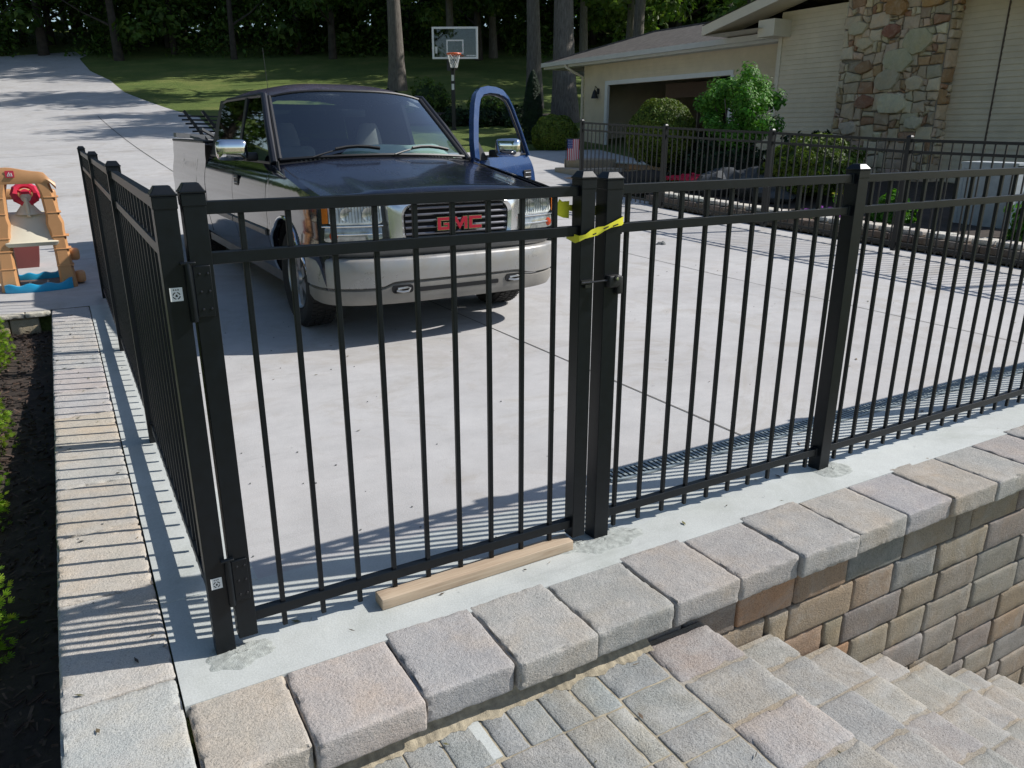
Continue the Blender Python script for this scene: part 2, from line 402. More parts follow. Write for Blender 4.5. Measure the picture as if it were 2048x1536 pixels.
mb.add(vs, fs); tag(mb.build('lawn_ground', M['lawn']), kind='structure')

# driveway surface, left and right edge as functions of y
LB = [(5.44, -9), (20, -11), (40, -12), (70, -14)]
RB = [(0, 8.7), (8.5, 8.7), (9.5, 9.4), (11, 11.5), (12, 13), (17.6, 14.0), (19.0, 9.5), (20.5, 5.0), (23, 4.6), (33.5, 5.3), (38.1, 4.58), (45.5, 3.6), (51.8, 3.4), (57, 2.7), (64, 2.5), (68, 4)]
def interp(T, y):
    if y <= T[0][0]: return T[0][1]
    for (a, va), (b, vb) in zip(T, T[1:]):
        if y <= b: return va + (vb - va) * (y - a) / (b - a)
    return T[-1][1]
mb = MB()
yy = [0.33, 0.6, 2, 4, 5.44]
def strip(yl, left, nxs=30):
    for a, b in zip(yl, yl[1:]):
        for i in range(nxs):
            q = []
            for (y, t) in ((a, i / nxs), (a, (i + 1) / nxs), (b, (i + 1) / nxs), (b, i / nxs)):
                x0 = left(y); x1 = interp(RB, y); x = x0 + (x1 - x0) * t
                q.append((x, y, h(x, y) + 0.0))
            mb.add(q, [(0, 1, 2, 3)])
strip(yy, lambda y: -0.145)
strip([5.44 + 0.5 * i for i in range(126)], lambda y: interp(LB, y), 44)
dw = mb.build('driveway', M['driveway']); tag(dw, kind='structure')
# control joints: thin dark grooves laid as 4 mm sheets
mb = MB()
def groove(x0, y0, x1, y1, wd=0.009):
    n = max(1, int(math.hypot(x1 - x0, y1 - y0) / 0.5)); d = Vector((x1 - x0, y1 - y0)).normalized(); nn = Vector((-d.y, d.x)) * wd / 2
    for i in range(n):
        p = [(x0 + (x1 - x0) * t / n, y0 + (y1 - y0) * t / n) for t in (i, i + 1)]
        mb.add([(p[0][0] - nn.x, p[0][1] - nn.y, h(*p[0]) + .0035), (p[0][0] + nn.x, p[0][1] + nn.y, h(*p[0]) + .0035), (p[1][0] + nn.x, p[1][1] + nn.y, h(*p[1]) + .0035), (p[1][0] - nn.x, p[1][1] - nn.y, h(*p[1]) + .0035)], [(0, 3, 2, 1)])
groove(2.55, 0.45, 2.38, 12); groove(5.6, 0.45, 5.62, 12); groove(2.2, 20, 1.68, 36.2, 0.03); groove(2.38, 12, 2.2, 20, .02)
groove(-0.14, 8.1, 8.3, 8.1); groove(5.62, 12, 5.5, 17); groove(-9, 15.2, 8.0, 15.2, 0.015); groove(-9, 24, 4.6, 24, 0.03)
joint_m = simple('joint_dark', (0.10, 0.095, 0.085), 0.95)
tag(mb.build('driveway_joint', joint_m), kind='structure')

# kerb strip of newer concrete under the fences
mb = MB()
def quad(x0, x1, y0, y1, z, nx=1, ny=1, c=(1, 1, 1)):
    mb.grid(lambda u, v: (x0 + (x1 - x0) * u, y0 + (y1 - y0) * v, z), nx, ny, c)
mb.box(-0.145, 1.68, -0.2, 0.33, -0.3, 0.0); mb.box(1.68, 12, -0.2, 0.325, -0.3, 0.0)
mb.box(-0.145, 0.16, 0.33, 5.44, -0.3, 0.0025)
tag(mb.build('kerb_strip', M['strip'], smooth=False), kind='structure')

# ---------------------------------------------------------------- retaining wall with caps
PAL = [(0.36, 0.34, 0.32), (0.33, 0.325, 0.31), (0.38, 0.34, 0.30), (0.34, 0.31, 0.30), (0.31, 0.32, 0.31)]
def jitc(c, j=0.05):
    k = 1 + random.uniform(-j, j) * 1.5
    return tuple(max(0.01, x * k * (1 + random.uniform(-j, j) * 0.35)) for x in c)
rw = empty('retaining_wall', (0, -0.3, -2.3)); tag(rw, 'concrete block retaining wall with overhanging cap stones beside the paver steps', 'wall')
def cap(x0, x1, y0, y1, c, rot=0, z1=0.0, th=0.085, parent=rw, name='cap_stone', lbl=None):
    b = MB(); b.rblock(((x0 + x1) / 2, (y0 + y1) / 2, z1 - th / 2), (x1 - x0 - 0.004, y1 - y0 - 0.004, th), 0.009, 0.016, 0.0026, 22, c, chip=0.010, rot=rot)
    o = b.build(name, M['cap'], None, col=True, angle=1.2)
    if parent:
        o.parent = parent; o.matrix_parent_inverse = Matrix.Translation(-Vector(parent.location))
    return o
cj = [-0.142, 0.115, 0.42, 0.705, 0.99, 1.30, 1.59, 1.89, 2.205, 2.51, 2.81, 3.12, 3.42, 3.73, 4.03, 4.34, 4.64]
cc = [(0.46, 0.41, 0.34), (0.43, 0.385, 0.35), (0.36, 0.345, 0.33), (0.40, 0.38, 0.35), (0.35, 0.34, 0.31), (0.37, 0.345, 0.32), (0.355, 0.335, 0.31), (0.345, 0.33, 0.305), (0.37, 0.345, 0.31), (0.35, 0.33, 0.32), (0.39, 0.345, 0.295), (0.36, 0.345, 0.315), (0.34, 0.31, 0.285), (0.36, 0.34, 0.315), (0.38, 0.35, 0.31), (0.34, 0.33, 0.32)]
for i, (a_, b_) in enumerate(zip(cj, cj[1:])):
    dy = random.uniform(-0.012, 0.012)
    cap(a_, b_, -0.492 + dy, -0.17, jitc(cc[i], 0.02), R(random.uniform(-1.2, 1.2)), random.uniform(-0.003, 0.004), 0.095)
# block courses
BP = [(0.27, 0.235, 0.19), (0.25, 0.225, 0.19), (0.27, 0.225, 0.175), (0.28, 0.22, 0.16), (0.235, 0.21, 0.185), (0.215, 0.215, 0.195), (0.25, 0.21, 0.18), (0.29, 0.245, 0.18), (0.26, 0.225, 0.19)]
b = MB(); z = -0.098; row = 0
while z > -1.9:
    hh = 0.168 if row == 0 else 0.152
    x = -0.3 - random.random() * 0.2
    while x < 5.0:
        wd = random.choice((0.12, 0.26, 0.30, 0.36, 0.38)); cxm = x + wd / 2
        zc = z - hh / 2
        # skip what stays hidden behind the steps
        nose = -0.15 if cxm < 1.5 else -0.15 - (cxm - 1.476) * 0.5
        if z > nose - 0.55:
            if 1.35 < cxm < 2.35 and row < 4 and random.random() < 0.75: c = random.choice([(0.33, 0.23, 0.155), (0.37, 0.225, 0.14), (0.33, 0.255, 0.18), (0.31, 0.24, 0.175)])
            else: c = random.choice(BP)
            b.rblock((cxm, -0.35 + random.uniform(-.004, .004), zc), (wd - 0.007, 0.17, hh - 0.006), 0.011, 0.035, 0.0024, 18, jitc(c, 0.06), chip=0.004)
        x += wd
    z -= hh; row += 1
o = b.build('block_courses', M['block'], None, col=True, angle=1.2); o.parent = rw; o.matrix_parent_inverse = Matrix.Translation(-Vector(rw.location))
b = MB(); b.box(-0.13, 11.9, -0.30, -0.22, -2.3, -0.09); o = b.build('wall_core', M['rock']); o.parent = rw; o.matrix_parent_inverse = Matrix.Translation(-Vector(rw.location))
# rough grout round the post feet
def grout(x, y, r, seed):
    b = MB()
    def fn(u, v):
        a_ = u * 6.2832; rr = r * v * (1 + .35 * noise.noise(Vector((math.cos(a_) * 1.5 + seed, math.sin(a_) * 1.5, 0))))
        return (x + rr * math.cos(a_) * 1.25, y + rr * math.sin(a_) * .75, 0.001 + (1 - v) * .007 + (.004 * noise.noise(Vector((a_ * 6 + seed, v * 6, 1))) if v < 1 else -.003))
    b.grid(fn, 40, 8); return b
b = MB()
for x, y, r, sd_ in ((0.02, -0.05, .085, 1), (1.34, -0.04, .12, 2), (1.235, -.02, .08, 5), (2.60, -0.05, .10, 3), (4.42, -.03, .1, 4)):
    g_ = grout(x, y, r, sd_); b.add(g_.v, g_.f)
gm = simple('rough_grout', (.42, .44, .405), .95, 0, .3, 45, .9)
tag(b.build('grout_patches', gm), kind='structure')
# side wall towards the planting bed
sw = empty('side_retaining_wall', (-0.3, 2.5, -0.5)); tag(sw, 'low wall with tinted cap slabs running along the mulch bed', 'wall')
sj = [-1.6, -0.78, -0.06, 0.48, 0.97, 1.44, 1.92, 2.42, 2.9, 3.4, 3.9, 4.4, 4.9, 5.43]
sc_ = [(0.46, 0.45, 0.42), (0.47, 0.465, 0.435), (0.50, 0.47, 0.42), (0.50, 0.45, 0.375), (0.47, 0.43, 0.37), (0.47, 0.45, 0.40), (0.50, 0.44, 0.36), (0.45, 0.43, 0.41), (0.46, 0.42, 0.40), (0.46, 0.45, 0.43), (0.45, 0.43, 0.40), (0.47, 0.45, 0.42), (0.47, 0.45, 0.43)]
for i, (a_, b_) in enumerate(zip(sj, sj[1:])):
    o = cap(-0.435, -0.148, a_, b_, jitc(sc_[i], 0.02), R(random.uniform(-.3, .3)), 0.001, 0.10, parent=sw)
b = MB(); b.box(-0.41, -0.16, -1.6, 5.42, -0.6, -0.1); o = b.build('wall_core', M['rock']); o.parent = sw; o.matrix_parent_inverse = Matrix.Translation(-Vector(sw.location))

# ---------------------------------------------------------------- paver landing and steps
PP = [(0.315, 0.315, 0.295), (0.33, 0.32, 0.295), (0.305, 0.31, 0.29), (0.345, 0.33, 0.30), (0.325, 0.31, 0.29), (0.355, 0.33, 0.295), (0.30, 0.31, 0.29)]
b = MB()
def pav(x0, x1, y0, y1, z, c=None, th=0.06, r=0.006, amp=0.002, chip=0.002):
    c = c or random.choice(PP)
    b.rblock(((x0 + x1) / 2, (y0 + y1) / 2, z - th / 2 + random.uniform(-.0012, .0012)), (x1 - x0 - 0.0035, y1 - y0 - 0.0035, th), r, 0.025, amp, 20, jitc(c, 0.05), chip=chip)
x = 0.985 - 0.1065 * 12
k = 0
while x < 0.98:
    if k != 3 and x + .1 > -.2 and not (0.53 < x < 0.56): pav(x, x + 0.1065, -0.64, -0.44, -0.15, random.choice([(0.27, 0.28, 0.27), (0.28, 0.29, 0.275), (0.29, 0.295, 0.285), (0.31, 0.305, 0.29)]))
    x += 0.1065
# one soldier replaced by a narrower stone leaving a cement strip
pav(0.585, 0.665, -0.64, -0.44, -0.15, (0.28, 0.29, 0.285))
y = -0.64
rows = [0.21, 0.21, 0.14, 0.21, 0.21, 0.21, 0.21]
for r_ in rows:
    x = -0.35 + random.choice((0, 0.07, 0.14))
    while x < 0.97:
        wd = random.choice((0.21, 0.21, 0.14)); x1 = min(x + wd, 0.983)
        if 0.983 - x1 < 0.06: x1 = 0.983
        pav(x, x1, y - r_, y, -0.15); x = x1
    y -= r_
y = -0.47
for r_ in (0.14, 0.17, 0.11, 0.17, 0.14, 0.17, 0.14, 0.2, 0.2):
    pav(0.985, 1.19, y - r_, y, -0.15, random.choice([(0.285, 0.305, 0.29), (0.30, 0.31, 0.295), (0.32, 0.315, 0.295)])); y -= r_
land = b.build('paver_landing', M['paver'], None, col=True, angle=1.2); tag(land, kind='structure')
b = MB(); b.box(-0.5, 1.19, -2.2, -0.26, -0.40, -0.1545)
b.grid(lambda u, v: (-0.14 + 1.36 * u, -0.42 - (0.072 + .022 * noise.noise(Vector((u * 22, 0, 3))) + .01 * noise.noise(Vector((u * 70, 0, 3)))) * v, -0.1495 + .006 * noise.noise(Vector((u * 40, v * 3, 1))) * (1 - v) + .045 * (1 - v) ** 1.5), 320, 8, flip=True); tag(b.build('sand_bed', simple('jointing_sand', (0.36, 0.31, 0.22), 0.95, 0, 0.35, 30, 0.6), smooth=False), kind='structure')
b = MB(); b.box(0.545, 0.58, -0.63, -0.45, -0.19, -0.1505); tag(b.build('cement_patch', M['strip'], smooth=False), kind='structure')
st = empty('paver_steps', (1.5, -1.2, -1.5)); tag(st, 'paver stone steps descending beside the block wall', 'steps')
nx0, nz0 = 1.476, -0.15
for i in range(9):
    X = nx0 + 0.366 * i; Z = nz0 - 0.1836 * i; b = MB()
    y = -0.455 + (0 if i % 2 == 0 else 0.0); first = True
    while y > -2.6:
        wd = 0.205 if not (first and i % 2) else 0.13
        if first and i == 0: wd = 0.195
        c = random.choice([(0.37, 0.35, 0.32), (0.36, 0.34, 0.315), (0.345, 0.33, 0.305), (0.385, 0.365, 0.33), (0.335, 0.33, 0.305)])
        if i == 0 and first: c = (0.34, 0.30, 0.275)
        if i == 3 and not first: c = (0.37, 0.35, 0.31)
        pav(X - 0.286, X, y - wd, y, Z, c, 0.09, 0.016, 0.0025, 0.007)
        y -= wd; first = False
    if i: 
        y = -0.455
        while y > -2.6:
            pav(X - 0.39, X - 0.288, y - 0.2, y, Z, None, 0.07); y -= 0.2
    b.box(X - 0.40, X - 0.012, -2.6, -0.44, Z - 0.12, Z - 0.0065, (0.34, 0.30, 0.24))
    y = -0.46
    while y > -2.5:
        b.rblock((X - 0.10, y - 0.1, Z - 0.14), (0.16, 0.194, 0.095), 0.008, 0.035, 0.002, 18, jitc(random.choice(PP), .05)); y -= 0.2
    o = b.build('step', M['paver'], None, col=True, angle=1.2); o.parent = st; o.matrix_parent_inverse = Matrix.Translation(-Vector(st.location))

# ---------------------------------------------------------------- planting bed on the left
random.seed(21)
def bedz(y): return -0.12 - (y - 4.2) * .05 if y > 4.2 else (-0.12 - (4.2 - y) * 0.055 if y > 1.5 else -0.27 - (1.5 - y) * .03)
b = MB(); b.grid(lambda u, v: (-3.6 + 3.2 * u, -2.0 + 7.42 * v, bedz(-2.0 + 7.42 * v) + 0.02 * noise.noise(Vector((u * 9, v * 20, 0)))), 30, 60)
tag(b.build('planting_bed', M['soil']), kind='structure')
b = MB()
for i in range(9000):
    x = -0.44 - random.random() ** 0.9 * 1.3; y = random.uniform(-1.2, 5.38); z = bedz(y) + 0.002 + random.random() * 0.024
    L = random.uniform(0.012, 0.05); wd = random.uniform(0.004, 0.011); a_ = random.random() * math.pi; t = random.uniform(-0.35, 0.35)
    dx, dy = math.cos(a_) * L / 2, math.sin(a_) * L / 2; px, py = -math.sin(a_) * wd / 2, math.cos(a_) * wd / 2
    dz = t * L / 2; k = random.choice((0.5, 0.8, 1, 1, 1.4, 3.0 if random.random() < 0.12 else 1)); c = (0.075 * k, 0.048 * k, 0.034 * k)
    b.add([(x - dx - px, y - dy - py, z - dz), (x + dx - px, y + dy - py, z + dz), (x + dx + px, y + dy + py, z + dz), (x - dx + px, y - dy + py, z - dz)], [(0, 1, 2, 3)], c)
    if i % 3 == 0:
        b.add([(x - dx, y - dy, z - dz - .004), (x + dx, y + dy, z + dz - .004), (x + dx, y + dy, z + dz + .006), (x - dx, y - dy, z - dz + .006)], [(0, 1, 2, 3)], c)
tag(b.build('mulch', M['mulch'], col=True, smooth=False), kind='stuff')
be = empty('bed_edge_wall', (-1.0, 5.4, -0.45)); tag(be, 'short tan stone block edging at the far end of the mulch bed', 'wall')
x = -0.44
for k, wd in enumerate((0.19, 0.20, 0.20, 0.21, 0.2, 0.2, 0.2, 0.2, 0.2)):
    o = cap(x - wd, x, 5.36, 5.62, jitc((0.50, 0.47, 0.40), 0.03), 0, 0.0, 0.04, parent=be)
    x -= wd
b = MB(); x = -0.40
for zz in (-0.115, -0.26, -0.405):
    x = -0.43 + random.choice((0, -0.1))
    while x > -2.1:
        wd = random.choice((0.16, 0.22)); b.rblock((x - wd / 2, 5.47, zz), (wd - .008, 0.16, 0.142), 0.012, 0.05, 0.003, 15, jitc((0.46, 0.39, 0.27), 0.08)); x -= wd
o = b.build('block_courses', M['block'], None, col=True); o.parent = be; o.matrix_parent_inverse = Matrix.Translation(-Vector(be.location))
b = MB(); b.box(-3.6, -0.30, 5.44, 5.75, -0.5, -0.012); o = b.build('wall_core', M['rock']); o.parent = be; o.matrix_parent_inverse = Matrix.Translation(-Vector(be.location))

# ---------------------------------------------------------------- foliage helpers
def leaf(b, p, n, s, c, asp=0.55, curl=0.15):
    n = n.normalized(); t = n.cross(Vector((random.uniform(-1, 1), random.uniform(-1, 1), random.uniform(-1, 1))))
    if t.length < 1e-4: t = Vector((1, 0, 0))
    t.normalize(); u = n.cross(t); d = t * s; e = u * s * asp
    m = n * s * curl
    b.add([p - d, p - e * 1.0 + m, p + d, p + e * 1.0 + m], [(0, 1, 2), (0, 2, 3)], c)
def leafcol(lo=0.6, hi=1.3):
    k = random.uniform(lo, hi); return (k * random.uniform(0.85, 1.2), k, k * random.uniform(0.7, 1.1))
def rdir():
    while True:
        v = Vector((random.uniform(-1, 1), random.uniform(-1, 1), random.uniform(-1, 1)))
        if 0.05 < v.length < 1: return v.normalized()

def crown_mesh(name, mat, R0, zc, hz, n, ls, clumps=26, seed=0, lo=0.55, hi=1.35, taper=0.0):
    random.seed(seed); b = MB()
    cl = []
    for i in range(clumps):
        d = rdir(); r = random.uniform(0.25, 0.95); z = d.z * r
        k = 1 - taper * (z * 0.5 + 0.5)
        cl.append((Vector((d.x * r * R0 * k, d.y * r * R0 * k, zc + z * hz)), random.uniform(0.20, 0.42) * R0 * (0.5 + 0.5 * k)))
    for i in range(n):
        c, r = random.choice(cl); d = rdir(); rr = r * random.random() ** 0.45
        p = c + Vector((d.x * rr, d.y * rr, d.z * rr * 0.7))
        leaf(b, p, d + Vector((0, 0, 0.6)) + rdir() * 0.5, ls * random.uniform(0.6, 1.3), leafcol(lo, hi))
    me = b.build(name, mat, None, smooth=False, col=True); return me
def trunk_mesh(name, r, H, lean=0.0, seed=0, limbs=5, zl=0.5, mat=None):
    random.seed(seed); b = MB()
    path = []; rads = []
    for i in range(10):
        t = i / 9; path.append((lean * H * t + 0.12 * math.sin(t * 5 + seed), 0.1 * math.sin(t * 4 + seed * 2), -0.4 + (H + 0.4) * t))
        rads.append(r * (1.35 if i == 0 else (1.08 if i == 1 else 1.0)) * (1 - 0.72 * t))
    b.tube(path, rads, 14)
    for k in range(limbs):
        t = zl + (0.95 - zl) * k / max(1, limbs - 1); i = int(t * 9); p = Vector(path[i]); a_ = random.random() * 6.28; L = H * random.uniform(0.14, 0.25)
        q = p + Vector((math.cos(a_) * L * .5, math.sin(a_) * L * .5, L * .25)); e = q + Vector((math.cos(a_ + .3) * L * .5, math.sin(a_ + .3) * L * .5, L * .35))
        b.tube([p, q, e], [rads[i] * .4, rads[i] * .25, rads[i] * .1], 7)
    return b.build(name, mat or M['bark'])

# ---------------------------------------------------------------- fences
def post_meshes(H=1.30, s=0.054):
    b = MB(); b.box(-s / 2, s / 2, -s / 2, s / 2, 0, H)
    c = MB(); t = s / 2 + 0.0018
    c.box(-t, t, -t, t, H - 0.03, H); c2 = t + 0.0025
    c.box(-c2, c2, -c2, c2, H + 0.0003, H + 0.006)
    c.add([(-t, -t, H + 0.0061), (t, -t, H + 0.0061), (t, t, H + 0.0061), (-t, t, H + 0.0061), (-.018, -.018, H + .024), (.018, -.018, H + .024), (.018, .018, H + .024), (-.018, .018, H + .024)],
          [(0, 1, 5, 4), (1, 2, 6, 5), (2, 3, 7, 6), (3, 0, 4, 7), (4, 5, 6, 7)])
    return b, c
pb, pc = post_meshes()
def mk_post(parent, loc, mat, H=None, s=None):
    b_, c_ = post_meshes(H or 1.30, s or .054) if (H or s) else (pb, pc)
    o = b_.build('post', mat, parent, smooth=False); o.location = loc
    c = c_.build('post_cap', mat, o, smooth=False)
    return o
RAILS = [(1.252, 1.284), (1.127, 1.158), (0.072, 0.104)]
pkt_cache = {}
def mk_picket(mat, z0=0.022, z1=1.252):
    k = (mat.name, z0, z1)
    if k not in pkt_cache:
        b = MB(); b.box(-0.0072, 0.0072, -0.0072, 0.0072, z0, z1); o = b.build('picket', mat, None, smooth=False); me = o.data
        bpy.data.objects.remove(o); pkt_cache[k] = me
    return bpy.data.objects.new('picket', pkt_cache[k])
def panel(parent, p0, p1, mat, n, z0=0.0, z1e=0.0, inset=0.027, name='panel', near=True):
    """rails between two post centres; the pickets are its children"""
    p0 = Vector((p0[0], p0[1], z0)); p1 = Vector((p1[0], p1[1], z1e)); d = p1 - p0; L = Vector((d.x, d.y)).length
    ang = math.atan2(d.y, d.x); made = []
    for (a_, c_) in RAILS:
        b = MB()
        zz = (a_ + c_) / 2; sl = d.z / L
        q0 = (inset, 0, zz + sl * inset); q1 = (L - inset, 0, zz + sl * (L - inset))
        b.bar(q0, q1, 0.026, c_ - a_)
        b.box(inset + 0.0005, inset + 0.02, -0.0165, 0.0165, q0[2] - 0.02, q0[2] + 0.02); b.box(L - inset - 0.02, L - inset - 0.0005, -0.0165, 0.0165, q1[2] - 0.02, q1[2] + 0.02)
        made.append(b.build('panel' if not made else 'rail', mat, None, smooth=False))
    o = made[0]; o.parent = parent; o.location = p0; o.rotation_euler = (0, 0, ang)
    for r_ in made[1:]: r_.parent = o
    for k in range(n):
        x = (0.078 + 0.118 * k if n < 12 else 0.10 + 0.1175 * k) if near else L * (k + 0.5) / n
        c = mk_picket(mat); COL.objects.link(c); c.parent = o; c.location = (x, 0, d.z * x / L)
    return o

lf = empty('side_fence', (0, 2.9, 0)); tag(lf, 'black metal picket fence running away along the mulch bed wall', 'fence')
lfp = [0.0, 1.83, 3.72, 5.74]
for k, y in enumerate(lfp):
    p = mk_post(lf, (-.006 if k == 0 else 0, y - 2.9, 0), M['fence'])
    if k == 0: corner_post = p
for a_, b_ in zip(lfp, lfp[1:]):
    panel(lf, (0, a_ - 2.9), (0, b_ - 2.9), M['fence'], 16, near=False)

gt_ = empty('gate', (0.060, 0, 0)); tag(gt_, 'closed black metal picket gate propped on a board', 'gate')
gl = 1.235 - 0.060
for xx in (0.0, gl):
    bb, cc_ = MB(), None
    p = mk_post(gt_, (xx, 0, 0.035), M['fence'], 1.27)
    p.name = 'stile'
for (a_, c_) in RAILS:
    b = MB(); b.box(0.0275, gl - 0.0275, -0.0135, 0.0135, a_, c_); b.build('rail', M['fence'], gt_, smooth=False)
for k in range(9):
    c = mk_picket(M['fence']); COL.objects.link(c); c.parent = gt_; c.location = (0.112 + 0.119 * k, 0, 0)

def hinge(parent, z0, z1, x):
    b = MB(); b.box(0.010, 0.052, -0.033, -0.0275, z0 + .01, z1 - .01)
    b.box(-0.018, 0.018, -0.042, -0.028, z1 - 0.004, z1 + .002)
    b.tube([(0, -0.033, z0), (0, -0.033, z1)], 0.0095, 12)
    o = b.build('hinge', M['fence'], parent); o.location = (x, 0, 0)
    s = MB()
    for zz in (z0 + .03, (z0 + z1) / 2, z1 - .03):
        for sx in (0.024, 0.044): s.lathe([(0.0001, -0.0365), (0.0028, -0.0355), (0.0036, -0.033)], (sx, 0, zz), 'Y', 8)
    s.build('screws', M['screw'], o)
hinge(gt_, 0.99, 1.14, -0.0335); hinge(gt_, 0.155, 0.305, -0.0335)
# small ring-arrow stickers on the corner post
def sticker(z, x=-0.006):
    b = MB(); b.box(x - 0.015, x + 0.015, -0.0285, -0.0275, z - 0.017, z + 0.017)
    o = b.build('sticker', M['white'], corner_post, smooth=False)
    r = MB()
    for k in range(4):
        a0 = k * math.pi / 2 + .25
        for j in range(4):
            a1, a2 = a0 + j * .28, a0 + (j + 1) * .28
            P = [(x + rr * math.cos(t), -0.0289, z - 0.003 + rr * math.sin(t)) for t, rr in ((a1, .007), (a2, .007), (a2, .0095), (a1, .0095))]
            r.add(P, [(0, 1, 2, 3)])
    r.add([(x - .003, -0.0289, z - .006), (x + .003, -0.0289, z - .006), (x + .002, -0.0289, z), (x - .002, -0.0289, z)], [(0, 1, 2, 3)])
    for k in (-1, 0, 1): r.add([(x + k * .005 - .0015, -.0289, z + .010), (x + k * .005 + .0015, -.0289, z + .010), (x + k * .005 + .001, -.0289, z + .0135), (x + k * .005 - .001, -.0289, z + .0135)], [(0, 1, 2, 3)])
    r.build('symbol', M['black'], o, smooth=False)
sticker(1.063, -0.002); sticker(0.236, -0.002)

ff = empty('front_fence', (3.0, 0, 0)); tag(ff, 'black metal picket fence along the wall top right of the gate', 'fence')
fx = [1.335, 2.568, 4.42, 6.27, 8.1]
for k, x in enumerate(fx):
    p = mk_post(ff, (x - 3.0, 0, 0), M['fence'], None, .062)
    if k == 0: latch_post = p
for k, (a_, b_) in enumerate(zip(fx, fx[1:])):
    panel(ff, (a_ - 3.0, 0), (b_ - 3.0, 0), M['fence'], 10 if k == 0 else 15)
# latch: lock body on the fixed post, striker on the gate
b = MB(); b.rblock((0.0, -0.042, 0.974), (0.052, 0.028, 0.040), 0.006, 0.02, 0); b.rblock((0.025, -0.038, 0.958), (0.022, 0.022, 0.060), 0.005, 0.02, 0)
b.lathe([(0.0001, -0.062), (0.009, -0.061), (0.010, -0.055)], (0.0, 0, 0.985), 'Y', 14)
o = b.build('latch', M['black'], latch_post)
s = MB(); s.lathe([(0.0001, -0.0650), (0.005, -0.0645), (0.0055, -0.062)], (0.0, 0, 0.985), 'Y', 12); s.build('keyhole_ring', M['chrome'], o)
b = MB(); b.box(-0.024, 0.020, -0.036, -0.028, 0.972, 0.985); b.tube([(-0.026, -0.038, 0.978), (0.075, -0.044, 0.979)], 0.0032, 8)
b.box(-0.012, 0.012, -0.040, -0.028, 0.960, 0.971)
o = b.build('latch_striker', simple('worn_latch', (.06, .06, .06), .35, .8), gt_); o.location = (gl, 0, 0)

# caution tape tied round gate stile and post
b = MB()
def ribbon(P, wd, tw=0.0):
    n = len(P) - 1
    rr = []
    for i, p in enumerate(P):
        p = Vector(p); w_ = wd * (0.8 + 0.3 * math.sin(i * 1.7)); rr.append([p + Vector((0, 0, -w_ / 2)), p + Vector((0, -0.003 * math.sin(i * 2), 0)), p + Vector((0, 0, w_ / 2))])
    b.loft(rr, False)
ribbon([(1.193, 0.034, 1.125), (1.191, -0.02, 1.12), (1.196, -0.037, 1.122), (1.215, -0.042, 1.128), (1.24, -0.039, 1.136), (1.268, -0.038, 1.142), (1.29, -0.042, 1.149), (1.32, -0.039, 1.158), (1.362, -0.0385, 1.168), (1.3705, -0.036, 1.171), (1.3705, 0.036, 1.18)], 0.025)
ribbon([(1.3705, 0.037, 1.19), (1.3, 0.0385, 1.20), (1.22, 0.0385, 1.21), (1.19, 0.037, 1.215), (1.16, 0.02, 1.212)], 0.03)
tp = b.build('caution_tape', M['tape']); tag(tp, 'yellow caution tape knotted around gate stile and fence post', 'tape')
b = MB(); b.add([(1.199, 0.03, 1.18), (1.165, 0.012, 1.185), (1.135, 0.0, 1.195), (1.133, 0.004, 1.225), (1.15, 0.014, 1.245), (1.16, 0.012, 1.236), (1.199, 0.03, 1.235)], [(0, 1, 2, 3, 4, 5, 6)])
o = b.build('loose_end', M['tape'], tp)
b = MB()
for k, (x, wd) in enumerate(((1.243, .014), (1.285, .02), (1.322, .022))):
    t = (x - 1.196) / (1.362 - 1.196); z = 1.123 + t * 0.046 + (0.003 if k % 2 else -0.002)
    b.add([(x, -0.0436, z - .004), (x + wd, -0.0436, z - .004 + wd * .27), (x + wd, -0.0436, z + .0005 + wd * .27), (x, -0.0436, z + .0005)], [(0, 1, 2, 3)])
b.build('tape_print', M['black'], tp)
# board under the gate
b = MB(); b.rblock((0, 0, 0.019), (0.735, 0.062, 0.038), 0.003, 0.03, 0.0008, 8)
o = b.build('wood_board', M['wood']); o.location = (0.83, -0.022, 0.001); o.rotation_euler = (0, 0, R(0.5)); tag(o, 'weathered tan board lying under the gate as a prop', 'board')

# rear fence on the far side of the driveway
rf = empty('rear_fence', (8.42, 5, 0)); tag(rf, 'dark metal picket fence along the far driveway edge before the house', 'fence')
ry = [-2.0, -0.15, 1.75, 3.72, 5.78, 8.0, 10.35]
rz = [max(0, h(8.4, y) + 0.03 + (0.025 if y > 5 else 0)) for y in ry]
for y, z in zip(ry, rz):
    mk_post(rf, (0, y - 5, z), M['fence_far'])
for (a_, za), (b_, zb) in zip(list(zip(ry, rz))[1:], list(zip(ry, rz))[2:]):
    panel(rf, (0, a_ - 5), (0, b_ - 5), M['fence_far'], 17 if b_ < 7 else 19, za, zb, near=False)

# ---------------------------------------------------------------- trench drain
b = MB(); y0, y1 = 0.335, 0.435
td = empty('trench_drain', (1.66, y0, 0)); tag(td, 'long dark slotted trench drain grate set in concrete behind the fence', 'drain')
b = MB(); b.box(0, 9, 0, 0.10, -0.05, 0.0012); b.build('channel', M['darkvoid'], td, smooth=False)
b = MB(); b.box(0, 9, -0.004, 0.010, -0.01, 0.006); b.box(0, 9, 0.092, 0.106, -0.01, 0.006)
for k in range(330):
    x = 0.02 + k * 0.0265
    b.bar((x, 0.011, 0.004), (x, 0.0915, 0.004), 0.014, 0.004)
b.build('grate', simple('grate_grey', (0.30, 0.35, 0.355), 0.6), td, smooth=False)

for o in list(bpy.data.objects):
    if o.type == 'MESH' and len(o.data.materials) and o.data.materials[0] == M['fence'] and len(o.data.vertices) < 60:
        md = o.modifiers.new('bevel', 'BEVEL'); md.width = 0.0016; md.segments = 2; md.limit_method = 'ANGLE'
